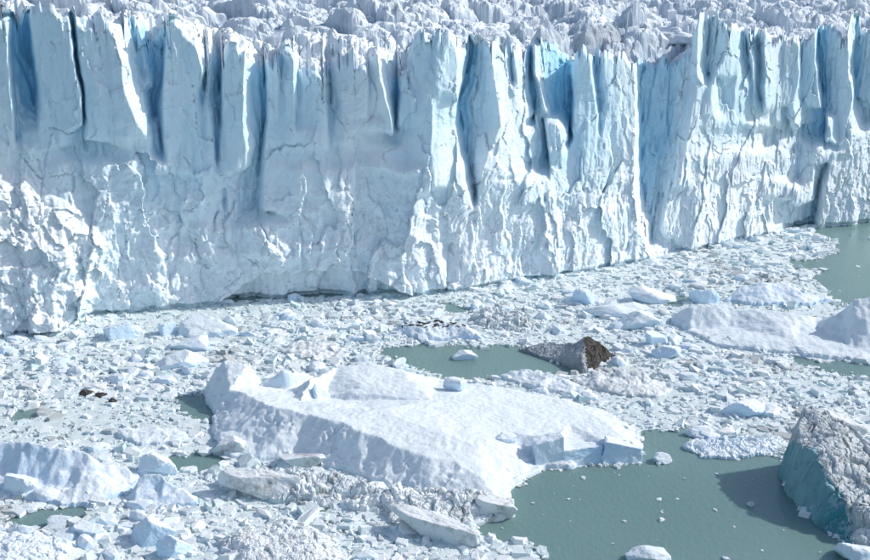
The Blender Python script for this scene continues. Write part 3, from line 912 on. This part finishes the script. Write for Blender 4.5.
berg('iceberg',
     [(779, 472), (787, 494), (805, 515), (822, 529), (846, 545), (880, 551), (925, 547), (960, 522), (950, 482), (900, 468), (850, 463), (812, 463), (790, 464)],
     [(788, 414, 10.5), (803, 408, 12), (822, 407, 12), (842, 420, 11), (780, 430, 8.6), (786, 442, 8.2), (797, 446, 9), (813, 450, 9.6), (836, 456, 9.5), (858, 490, 5.6), (842, 494, 5.6), (824, 476, 7.6),
      (832, 503, 4.2), (850, 508, 4.6), (870, 512, 5), (868, 534, 2), (846, 531, 1.6), (870, 440, 9.0), (905, 440, 8.5), (872, 476, 7.0), (905, 500, 4.5)],
     M_TEAL, 'tall grey iceberg with a shaded teal wall and a broken snowy back', cell=.19, lip=.5, rough=.3, soft=.5, rfreq=.16, warp=.7, facet=.6, fsize=3.6,
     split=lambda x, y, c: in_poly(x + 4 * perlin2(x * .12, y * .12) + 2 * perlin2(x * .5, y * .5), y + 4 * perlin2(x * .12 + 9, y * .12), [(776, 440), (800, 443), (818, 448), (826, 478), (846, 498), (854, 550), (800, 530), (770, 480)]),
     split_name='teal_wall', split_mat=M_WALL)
berg('iceberg',
     [(668, 322), (690, 334), (712, 346), (740, 351), (780, 355), (830, 360), (900, 363), (960, 352), (950, 334), (880, 329), (800, 325), (740, 322), (700, 319)],
     [(676, 310, 2.6), (690, 306, 4.8), (720, 304, 5.6), (742, 309, 4.8), (730, 327, 1.6), (762, 309, 5.0), (800, 314, 4.6), (822, 318, 3.2), (856, 299, 10.5), (878, 295, 11.5), (842, 310, 7), (815, 328, 2.4),
      (790, 339, 2.2), (850, 346, 1.8), (880, 350, 1.6), (715, 336, 1.2), (752, 342, 1.8), (800, 349, 1.5), (930, 310, 6)],
     M_SNOW, 'wide snow-covered iceberg with a smooth ramp and a rounded blue hump', cell=.28, lip=.9, rough=.12, cups=.2, soft=.9)
berg('iceberg', [(722, 303), (760, 307), (815, 305.5), (832, 301), (795, 297), (742, 297)],
     [(729, 290, 3.0), (742, 285, 3.8), (762, 280, 5.0), (785, 282, 4.4), (805, 293, 2.0), (818, 298, 1.2)],
     M_BLUE, 'low wedge-shaped pale blue iceberg behind the wide snowy one', cell=.28, lip=.8, rough=.2)
berg('iceberg', [(518, 351), (545, 359), (565, 366), (584, 374), (592, 373), (603, 365), (613, 357), (602, 353), (560, 350), (535, 348)],
     [(528, 346, 1.4), (545, 343, 2.4), (562, 344, 2.8), (577, 342, 4.2), (584, 337, 5.6), (592, 337, 5.2), (606, 347, 3.0), (582, 357, 3.2), (587, 366, 1.6), (600, 356, 2.4), (565, 356, 1.8)],
     M_DARK, 'grey iceberg with one face covered in dark brown rock debris', cell=.16, lip=.6, rough=.15, warp=.5, soft=.5, facet=.22, fsize=1.6,
     split=lambda x, y, c: (x > 583 + (y - 338) * .14 + 2.0 * perlin2(y * .5, x * .5) + 1.2 * perlin2(y * 1.7, x * 1.7)), split_name='rock_debris', split_mat=M_ROCK)
berg('iceberg', [(574, 386), (595, 392), (625, 397), (660, 399), (672, 392), (655, 384), (620, 380), (590, 380)],
     [(580, 373, 2.4), (592, 369, 3.0), (606, 373, 2.4), (622, 368, 3.4), (640, 368, 3.6), (655, 382, 1.6), (600, 384, 1.6), (630, 384, 1.8)],
     M_GREY, 'low grey rounded iceberg just in front of the rock-covered one', cell=.2, lip=.6, rough=.2, facet=.18, fsize=3)
berg('ice_floe', [(500, 378), (520, 386), (550, 393), (585, 398), (592, 392), (572, 384), (545, 378), (510, 374)],
     [(506, 366, 1.8), (525, 368, 2.2), (550, 374, 2.0), (572, 382, 1.8), (540, 384, 1.4)],
     M_SNOW, 'pale wedge of ice between the snowy floe and the rock-covered iceberg', 'ice floe', cell=.2, lip=.6, rough=.25)
berg('iceberg', [(394, 334), (415, 339), (445, 342), (480, 341), (478, 334), (450, 331), (410, 330)],
     [(400, 324, 2.4), (418, 320, 3.2), (438, 320, 3.2), (458, 322, 3.0), (470, 330, 2.4), (478, 336, 1.2), (430, 334, 1.4)],
     M_BLUE, 'pale blue iceberg with a dark-stained top edge before the glacier foot', cell=.2, lip=.6, rough=.3,
     split=lambda x, y, c: (y < 327 + 2.0 * perlin2(x * .25, y * .2)) & (perlin2(x * .18, y * .5 + 5) > .05), split_name='debris_band', split_mat=M_ROCK)
berg('iceberg', [(468, 322), (490, 331), (520, 334), (540, 330), (530, 320), (500, 314), (478, 316)],
     [(478, 314, 2.0), (492, 307, 2.6), (500, 311, 2.4), (515, 316, 2.2), (528, 322, 1.6), (495, 322, 1.6)],
     M_GREY, 'rough brown-stained iceberg among rubble near the glacier foot', cell=.22, lip=.5, rough=.3, facet=.8)
berg('iceberg', [(-34, 470), (-10, 488), (20, 501), (45, 504), (72, 508), (100, 506), (120, 498), (133, 489), (137, 481), (110, 474), (60, 468), (0, 464), (-34, 460)],
     [(-20, 440, 6.2), (2, 440, 6.4), (33, 441, 6.8), (60, 447, 6.4), (90, 453, 5.6), (97, 464, 4.2), (118, 466, 3.2), (134, 471, 2.4), (95, 471, 3.4), (60, 486, 1.4), (72, 500, 1.0), (110, 497, 1.2), (0, 472, 2.0), (22, 478, 1.8), (80, 478, 2.8)],
     M_BLUE, 'long blue-faced iceberg with a bright crest beside a small pool', cell=.2, lip=.8, rough=.12, soft=.6, facet=.08, fsize=3.5)
berg('iceberg', [(123, 500), (135, 508), (165, 509), (199, 506), (196, 500), (165, 492), (140, 491)],
     [(139, 478, 3.4), (145, 474, 4.0), (160, 474, 4.2), (166, 479, 3.8), (190, 496, 1.4), (130, 492, 1.4), (160, 500, 1.0), (176, 486, 2.6)],
     M_BLUE, 'small wedge iceberg with a deep blue shaded face, sloping to a point', cell=.17, lip=.5, rough=.15, soft=.5, warp=.5)
berg('ice_floe', [(214, 548), (225, 562), (250, 580), (330, 590), (352, 566), (340, 545), (320, 535), (280, 530), (240, 536)],
     [(222, 540, 1.6), (235, 532, 2.4), (262, 524, 2.4), (285, 516, 3.0), (305, 520, 2.8), (325, 535, 2.0), (338, 552, 1.2), (250, 548, 2.2), (300, 550, 2.2)],
     M_GREY, 'grey snowy hummock of ice with a darker shaded left end', 'ice floe', cell=.18, lip=.5, rough=.15, facet=.25, fsize=1.6)
berg('ice_floe', [(-40, 560), (-20, 580), (40, 590), (70, 572), (78, 555), (60, 545), (20, 542), (-30, 544)],
     [(-20, 532, 2.6), (10, 529, 2.8), (40, 531, 2.6), (66, 538, 2.2), (60, 560, 1.6), (10, 560, 2.2)],
     M_SNOW, 'broad flat-topped white floe beside a green gap of water', 'ice floe', cell=.2, lip=1.0, rough=.15, facet=.25)
berg('ice_floe', [(678, 447), (700, 458), (730, 460), (765, 456), (785, 446), (780, 438), (740, 438), (700, 440)],
     [(684, 444, .9), (705, 442, 1.2), (735, 440, 1.4), (765, 440, 1.3), (730, 452, .9)],
     M_SNOW, 'low white floe jutting into the open green pool', 'ice floe', cell=.2, lip=.5, rough=.2, facet=.4, fsize=1.8)
berg('ice_floe', [(116, 438), (135, 446), (175, 447), (190, 440), (180, 432), (150, 430), (125, 431)],
     [(122, 431, 1.2), (150, 428, 1.4), (182, 432, 1.2), (150, 440, .9)],
     M_SNOW, 'thin flat white slab among the brash above the blue wedge iceberg', 'ice floe', cell=.2, lip=.7, rough=.2)
berg('ice_floe', [(276, 352), (300, 360), (335, 361), (352, 355), (335, 347), (300, 345)],
     [(284, 346, 1.2), (305, 341, 1.8), (325, 344, 1.6), (342, 350, 1.2)],
     M_GREY, 'brown-tinged flat floe behind the huge snowy floe', 'ice floe', cell=.22, lip=.5, rough=.35)


GREAT = [o for o in bpy.data.objects if o.get('label', '').startswith('huge snow-covered')][0]


# single blocks of ice, each cut from its own set of planes
def block(name, px, py, w, h, mat, seed, label, cat='ice block', depth=.8, sub=4, rough=.05, rz=0.0, tilt=(0, 0), flat=None, planes=10, box=False):
    X, Y = ray_at(px, py, 0.0); X, Y = float(X), float(Y)
    s = math.hypot(X, Y, CAMH) / F
    Vv, Ff = chunk(sub, seed, planes, rough, flat, box=box)
    wm = w * s
    lo, hi = Vv.min(0), Vv.max(0)
    hm = h * s
    sc = np.array([wm / (hi[0] - lo[0]), wm * depth / (hi[1] - lo[1]), hm * 1.35 / (hi[2] - lo[2])])
    P = (Vv - (lo + hi) / 2) * sc
    P[:, 2] += hm * 1.35 / 2 - hm * .35
    me = make_mesh(name, P, Ff, False)
    o = link(name, me, mat, None, (X, Y + wm * depth * .4, 0))
    o.rotation_euler = (tilt[0], tilt[1], rz)
    tag(o, label, cat)
    return o


BL = [
 ('ice_block', 119, 340, 30, 17, M_BLUE, 51, 'lone cube-like blue-white block on the fine brash below the glacier wall', 'ice block', .8),
 ('ice_block', 168, 336, 18, 13, M_BLUE, 52, 'squarish block with a blue shaded end at the rubble pile', 'ice block', .8),
 ('ice_block', 205, 338, 60, 18, M_SNOW, 53, 'lumpy white ice pile on the brash near the glacier wall', 'ice pile', .7),
 ('ice_block', 186, 352, 46, 12, M_BLUE, 54, 'pale blue low lump just before the lumpy white pile', 'ice block', .6),
 ('ice_block', 180, 370, 52, 15, M_SNOW, 55, 'white hummock right behind the end of the huge snowy floe', 'ice block', .6),
 ('ice_block', 156, 480, 38, 24, M_SNOW, 56, 'bright pointed lump standing behind the blue wedge iceberg', 'ice block', .7),
 ('ice_block', 17, 498, 34, 22, M_SNOW, 57, 'rounded white lump leaning on the long blue-faced iceberg', 'ice block', .8),
 ('ice_block', 44, 504, 26, 11, M_SNOW, 58, 'small white pillow of ice at the pool under the blue-faced iceberg', 'ice block', .8),
 ('ice_block', 58, 530, 24, 10, M_SNOW, 59, 'small white lump in the green gap of water', 'ice block', .8),
 ('ice_block', 150, 548, 46, 24, M_BLUE, 60, 'pale blue broken block standing in the brash', 'ice block', .7),
 ('ice_block', 172, 560, 34, 22, M_BLUE, 61, 'rounded blue-white lump against the pale blue broken block', 'ice block', .7),
 ('ice_block', 88, 540, 34, 14, M_SNOW, 62, 'crumbly white lump between the flat-topped floe and the blue block', 'ice block', .7),
 ('ice_block', 585, 306, 24, 16, M_BLUE, 63, 'small pale blue block standing near the lit glacier wall', 'ice block', .8),
 ('ice_block', 655, 304, 50, 15, M_SNOW, 64, 'white rounded mound of ice with water on one side', 'ice block', .6),
 ('ice_block', 706, 304, 30, 14, M_BLUE, 65, 'pale blue mound beside the low wedge-shaped iceberg', 'ice block', .6),
 ('ice_block', 618, 318, 70, 12, M_SNOW, 66, 'long low white hump near the wide snowy iceberg', 'ice block', .4),
 ('ice_block', 656, 347, 18, 14, M_BLUE, 67, 'small upright pale blue block near the rock-covered iceberg', 'ice block', .8),
 ('ice_block', 700, 331, 14, 9, M_SNOW, 68, 'tiny white knob at the foot of the wide snowy iceberg', 'ice block', .8),
 ('ice_block', 668, 360, 30, 12, M_BLUE, 69, 'greenish pale block on brash between the rock-covered and wide snowy icebergs', 'ice block', .7),
 ('ice_block', 640, 330, 46, 16, M_SNOW, 70, 'pitted white hump touching the end of the wide snowy iceberg', 'ice block', .5),
 ('ice_block', 745, 418, 46, 15, M_BLUE, 71, 'pale angular block on the brash behind the low floe', 'ice block', .6),
 ('ice_block', 664, 464, 18, 9, M_SNOW, 72, 'small lone white chunk floating in the open pool', 'ice block', .8),
 ('ice_block', 700, 437, 28, 9, M_SNOW, 73, 'little white floe at the brash edge of the pool', 'ice floe', .6),
 ('ice_block', 650, 566, 44, 14, M_SNOW, 74, 'white chunk in the open green water, apart from all other ice', 'ice block', .6),
 ('ice_block', 856, 562, 36, 16, M_SNOW, 75, 'white lump floating at the foot of the tall grey iceberg', 'ice block', .7),
 ('ice_block', 318, 413, 26, 22, M_SNOW, 76, 'bright block resting in the hollow on the huge snowy floe', 'ice block', .8),
 ('ice_block', 506, 447, 22, 10, M_BLUE, 77, 'small blue block on the snow of the huge floe', 'ice block', .7),
 ('ice_block', 230, 456, 34, 16, M_RAFT, 178, 'knobbly grey-white ice lump under the shaded end of the huge snowy floe', 'ice block', .7),
 ('ice_block', 465, 360, 26, 8, M_SNOW, 79, 'small flat white floe at the rim of the round pool', 'ice floe', .6),
 ('ice_block', 455, 392, 24, 12, M_SNOW, 80, 'white lump on the back edge of the huge snowy floe', 'ice block', .7),
 ('ice_block', 845, 440, 46, 24, M_GREY, 81, 'grey-white rounded lump behind the crest of the tall grey iceberg', 'ice block', .7),
]
for b_ in BL:
    bxy = 'cube-like' in b_[7] or 'squarish' in b_[7] or 'upright' in b_[7]
    block(*b_, sub=4 if b_[3] > 24 or bxy else 3, rough=.02 if bxy else .05, box=bxy, rz=.5 if bxy else 0)
# the long dirty-white floe: a raft of frozen-together blocks
fxy = [float(q) for q in ray_at(360, 505, 0.0)]
floe = link('ice_floe', None, None, None, (fxy[0], fxy[1], 0))
tag(floe, 'long dirty-white broken floe lying along the front of the huge snowy floe', 'ice floe')
aL = math.atan2(*[float(ray_at(475, 540, 0)[q] - ray_at(388, 516, 0)[q]) for q in (1, 0)])
body = berg('ice_floe',
     [(213, 485), (225, 493), (260, 501), (300, 507), (340, 509), (382, 516), (388, 526), (430, 539), (474, 546), (483, 538), (472, 523), (516, 517), (514, 503), (480, 496), (440, 496), (400, 495), (350, 484), (300, 477), (250, 477), (225, 479)],
     [(217, 478, 1.4), (230, 473, 2.0), (285, 478, 2.8), (297, 484, 2.6), (260, 466, 2.2), (300, 466, 2.8), (320, 472, 3.0), (350, 479, 2.9), (380, 487, 2.9), (395, 489, 3.0), (405, 500, 2.4), (400, 484, 2.2), (440, 499, 2.2), (450, 490, 2.8),
      (500, 497, 2.0), (512, 501, 1.8), (390, 505, 2.6), (430, 517, 2.6), (478, 531, 2.2), (472, 521, 2.2), (330, 492, 1.4), (360, 499, 1.2), (424, 509, 1.6), (250, 483, 2.6)],
     M_RAFT, None, None, cell=.19, lip=1.0, rough=.2, facet=.75, fsize=2.4, soft=.5, warp=.6)
body.name = 'ice_body'; body.parent = floe; body.location.x -= fxy[0]; body.location.y -= fxy[1]
FB = [(258, 500, 84, 25, .34, -.2), (432, 541, 102, 25, .24, aL), (498, 519, 44, 17, .6, -.3), (300, 470, 50, 14, .5, -.1)]
for q, (px, py, w, h, dp, rz) in enumerate(FB):
    o = block('frozen_slab', px, py, w, h, M_RAFT, 820 + q, None, None, dp, sub=5, rough=.05, rz=rz, flat=.5, planes=7)
    o.location.x -= fxy[0]; o.location.y -= fxy[1]; o.parent = floe
for (px, py, w, h, dp, rz, sd) in [(548, 468, 30, 31, .8, .25, 861), (621, 463, 42, 23, .6, .1, 862), (580, 465, 44, 17, .5, .3, 863)]:
    o = block('blue_block', px, py, w, h, M_BLUE, sd, None, None, dp, sub=5, rough=.03, rz=rz, box=True)
    o.parent = GREAT; o.location.x -= GREAT.location.x; o.location.y -= GREAT.location.y
bo = bpy.data.objects
for o in list(bo):                       # pieces lying on the huge floe stand on its snow
    l = o.get('label', '')
    if l.startswith('bright block resting in the hollow'): o.location.z += 1.2
    if l.startswith('small blue block on the snow'): o.location = (*[float(q) for q in ray_at(506, 440, 3.8)], 3.2)
    if l.startswith('white lump on the back edge'): o.location = (*[float(q) for q in ray_at(455, 386, 3.2)], 2.3)
for (px, py, w, h, sd, lb) in [(86, 397, 15, 6, 91, 'biggest of three dark rocks lying on the brash'), (100, 399, 12, 5, 92, 'middle-sized dark rock lying on the brash'), (112, 404, 9, 5, 93, 'smallest of three dark rocks, half sunk in the brash')]:
    block('rock', px, py, w, h, M_ROCK, sd, lb, 'rock', .7, sub=3, rough=.08)

# ------------------------------------------------------------------ brash ice
POOLS = [
 [(476, 535), (484, 520), (515, 490), (545, 470), (640, 465), (645, 432), (690, 428), (700, 440), (770, 452), (785, 470), (805, 515), (850, 548), (880, 570), (1000, 600), (1000, 680), (600, 680), (560, 575), (548, 557), (520, 541)],
 [(374, 349), (400, 346), (430, 344), (470, 348), (520, 347), (560, 362), (580, 372), (540, 374), (500, 378), (470, 380), (430, 372), (390, 362)],
 [(812, 228), (900, 214), (1200, 190), (1200, 296), (900, 304), (838, 305), (830, 292), (812, 282), (826, 270), (808, 262), (838, 252), (836, 240), (815, 234)],
 [(786, 262), (830, 258), (822, 266), (790, 268)],
 [(796, 356), (830, 362), (900, 364), (1000, 356), (1000, 378), (870, 380), (835, 374), (805, 364)],
 [(5, 520), (40, 508), (82, 506), (88, 514), (62, 528), (20, 530)],
 [(14, 414), (40, 410), (34, 418), (14, 420)],
 [(164, 456), (200, 452), (232, 462), (200, 472), (170, 470)],
 [(636, 292), (690, 297), (680, 306), (640, 302)],
 [(180, 392), (214, 396), (216, 428), (196, 420), (178, 406)], [(440, 307), (470, 304), (470, 311), (444, 312)],
]


def pool_mask(px, py, grow=0.0):
    wx = 7 * perlin2(px * .035, py * .07) + 4 * perlin2(px * .11, py * .2); wy = 3.5 * perlin2(px * .035 + 40, py * .07) + 2 * perlin2(px * .11, py * .2 + 30)
    m = np.zeros(np.shape(px), bool)
    for p in POOLS:
        m |= in_poly(px + wx, py + wy, p)
    return m


def front_y(X):
    o = np.argsort(BX); return np.interp(X, BX[o], BY[o])


def scatter(n, margin=0.0):
    # uniform over the water: pick y distance, then x
    Yd = RNG.uniform(150, 430, n * 3); Xd = RNG.uniform(-220, 240, n * 3)
    px, py = project(Xd, Yd, 0 * Xd)
    ok = (px > -75) & (px < 945) & (py < 625) & (Yd < front_y(Xd) - .5 - margin)
    Xd, Yd, px, py = Xd[ok], Yd[ok], px[ok], py[ok]
    return Xd[:n], Yd[:n], px[:n], py[:n]


# slush: a thin uneven skin that breaks the surface between the pieces
cell = 1.05
gx = np.arange(-190, 215, cell); gy = np.arange(152, 425, cell)
X, Y = np.meshgrid(gx, gy)
px, py = project(X, Y, 0 * X)
pm = blur(blur(pool_mask(px, py).astype(float), 1.0, 0), 1.0, 1)
Z = .12 + .24 * fbm2(X * .4, Y * .4, 4, .65) + .09 * fbm2(X * .05, Y * .05, 3) - 1.2 * sstep(.25, .6, pm)
vis = (px > -75) & (px < 945) & (py < 625) & (Y < front_y(X) + 2)
FQ = grid_faces(len(gy), len(gx))
zf = Z.ravel()[FQ]
FQ = FQ[vis.ravel()[FQ].all(axis=1) & (zf.max(axis=1) > -.02)]
used, inv = np.unique(FQ, return_inverse=True)
slV = np.stack([X, Y, Z], -1).reshape(-1, 3)[used]
slT = np.tile(np.array([[.84, .90, .885]]), (len(used), 1)) * (1 + .12 * perlin2(slV[:, 0] * .8, slV[:, 1] * .8))[:, None]
sl = link('slush', make_mesh('slush', slV, inv.reshape(-1, 4), True, tint=slT), M_BRASH)
tag(sl, 'grey-green slush filling the gaps between floating ice pieces', 'slush', kind='stuff')



def plate(n, seed):
    """an angular slab: broken polygon, tilted top, sloping sides, no underside"""
    r = np.random.default_rng(seed)
    a = np.sort(np.linspace(0, 2 * np.pi, n, endpoint=False) + r.uniform(-.45, .45, n) * 2 * np.pi / n)
    rad = r.uniform(.75, 1.15, n)
    k = r.uniform(.55, .95) + r.uniform(-.12, .12, n)
    tilt = r.normal(0, .28, 2)
    bot = np.stack([np.cos(a) * rad, np.sin(a) * rad, np.full(n, -.5)], 1)
    tx_, ty_ = np.cos(a) * rad * k, np.sin(a) * rad * k
    top = np.stack([tx_, ty_, .5 + tilt[0] * tx_ + tilt[1] * ty_ + r.uniform(-.12, .12, n)], 1)
    ff = []
    for i in range(n):
        j = (i + 1) % n
        ff += [(i, j, n + j), (i, n + j, n + i)]
    ff += [(n, n + i, n + i + 1) for i in range(1, n - 1)]
    return np.vstack([bot, top]), np.array(ff)


LOW = [plate(4 + (i % 5) // 2, 600 + i) for i in range(45)] + [chunk(1, 660 + i, 8, 0, RNG.uniform(.25, .7)) for i in range(12)]
LOWS = [plate(4, 2600 + i) for i in range(30)]
MID = [chunk(2, 700 + i, 10, .05, RNG.uniform(.3, .8)) for i in range(20)]
nb = 138000
bxx, byy, bpx, bpy_ = scatter(nb)
keep = ~pool_mask(bpx, bpy_)
stray = RNG.random(len(bxx)) < .004
keep = keep | stray
bxx, byy, bpx, bpy_ = bxx[keep], byy[keep], bpx[keep], bpy_[keep]
szn = .5 + .5 * fbm2(bxx * .025, byy * .025, 3)
size = np.exp(RNG.normal(-1.15, .72, len(bxx))) * (.55 + 1.1 * szn)
size = np.clip(size, .17, 2.4)
big = np.argsort(-size * (1 + 0 * bxx))
inv_ = (bpx > 0) & (bpx < 870) & (bpy_ < 560)
cand = [i for i in big if inv_[i]][:300]
cset = set(cand)
vl, fl, tl_ = [], [], []
th = RNG.uniform(0, 6.28, len(bxx)); asp = RNG.uniform(.55, 1.0, len(bxx)); hh = RNG.uniform(.35, .95, len(bxx))
flatp = RNG.random(len(bxx)) < .45
hh = np.where(flatp, hh * .45, hh)
tone = RNG.random(len(bxx)); dark = fbm2(bxx * .03 + 9, byy * .03, 3)
for i in range(len(bxx)):
    if i in cset: continue
    Vv, Ff = LOW[i % 57] if size[i] > .45 else LOWS[i % 30]
    s = size[i]; c, sn = math.cos(th[i]), math.sin(th[i])
    x = Vv[:, 0] * s; y = Vv[:, 1] * s * asp[i]
    vl.append(np.stack([x * c - y * sn + bxx[i], x * sn + y * c + byy[i], Vv[:, 2] * s * hh[i] + .12 * s], 1)); fl.append(Ff)
    if tone[i] < .66: t_ = (1, 1, 1)
    elif tone[i] < .85: t_ = (.90, .96, .96)
    elif tone[i] < .95 - .1 * dark[i]: t_ = (.80, .88, .88)
    else: t_ = (.66, .69, .69)
    if dark[i] > .42 and tone[i] > .5: t_ = (.66, .66, .645)
    tl_.append(np.tile(np.array([t_]) * (.92 + .08 * RNG.random()), (len(Vv), 1)))
o = link('brash_ice', merged('brash_ice', vl, fl, tl_), M_BRASH)
tag(o, 'countless small pieces of broken white ice packed on the lake', 'brash ice', kind='stuff')
KIND = [('ice_plate', 'flat white plate of drifting ice', 'flat plates among the brash', M_SNOW, .38),
        ('ice_chunk', 'knobbly white chunk of ice', 'white chunks among the brash', M_SNOW, .9),
        ('ice_chunk', 'glassy blue-tinted chunk of ice', 'blue-tinted chunks among the brash', M_BLUE, .9),
        ('ice_chunk', 'dull grey chunk of ice', 'grey chunks among the brash', M_GREY, .7)]
shared = {}
MARKS = [(ray_at(*p, 0.0), t) for p, t in [((420, 440), 'the huge snowy floe'), ((590, 372), 'the rock-covered iceberg'), ((820, 500), 'the tall grey iceberg'), ((760, 350), 'the wide snowy iceberg'),
  ((50, 490), 'the long blue-faced iceberg'), ((98, 400), 'the three dark rocks'), ((435, 340), 'the iceberg with a dark-stained top'), ((505, 328), 'the brown-stained iceberg'), ((285, 560), 'the grey snowy hummock'),
  ((165, 505), 'the small blue wedge iceberg'), ((770, 306), 'the wedge-shaped pale blue iceberg'), ((119, 340), 'the lone cube-like block'), ((205, 340), 'the lumpy white ice pile'), ((30, 565), 'the broad flat-topped floe'),
  ((610, 270), 'the foot of the lit glacier wall'), ((320, 302), 'the sea cave in the glacier'), ((50, 322), 'the collapsed apron of the glacier'), ((730, 455), 'the low floe in the open pool'), ((400, 530), 'the long dirty-white floe')]]
for q, i in enumerate(cand):
    k = [0, 1, 0, 1, 2, 0, 1, 3][q % 8]
    nm, lb, gp, mt, hz = KIND[k]
    vi = (q * 7) % 20
    if (k, vi) not in shared:
        me = make_mesh(nm, MID[vi][0], MID[vi][1], False); me.materials.append(mt); shared[(k, vi)] = me
    o = link(nm, shared[(k, vi)], None, None, (float(bxx[i]), float(byy[i]), .15 * size[i] * hz))
    s = size[i] * 1.0
    o.scale = (s * 1.15, s * asp[i], s * hz * .9); o.rotation_euler = (0, 0, th[i])
    mk = min(MARKS, key=lambda m: (float(m[0][0]) - bxx[i]) ** 2 + (float(m[0][1]) - byy[i]) ** 2)[1]
    tag(o, lb + ' near ' + mk, 'ice plate' if k == 0 else 'ice chunk', gp + ' near ' + mk)
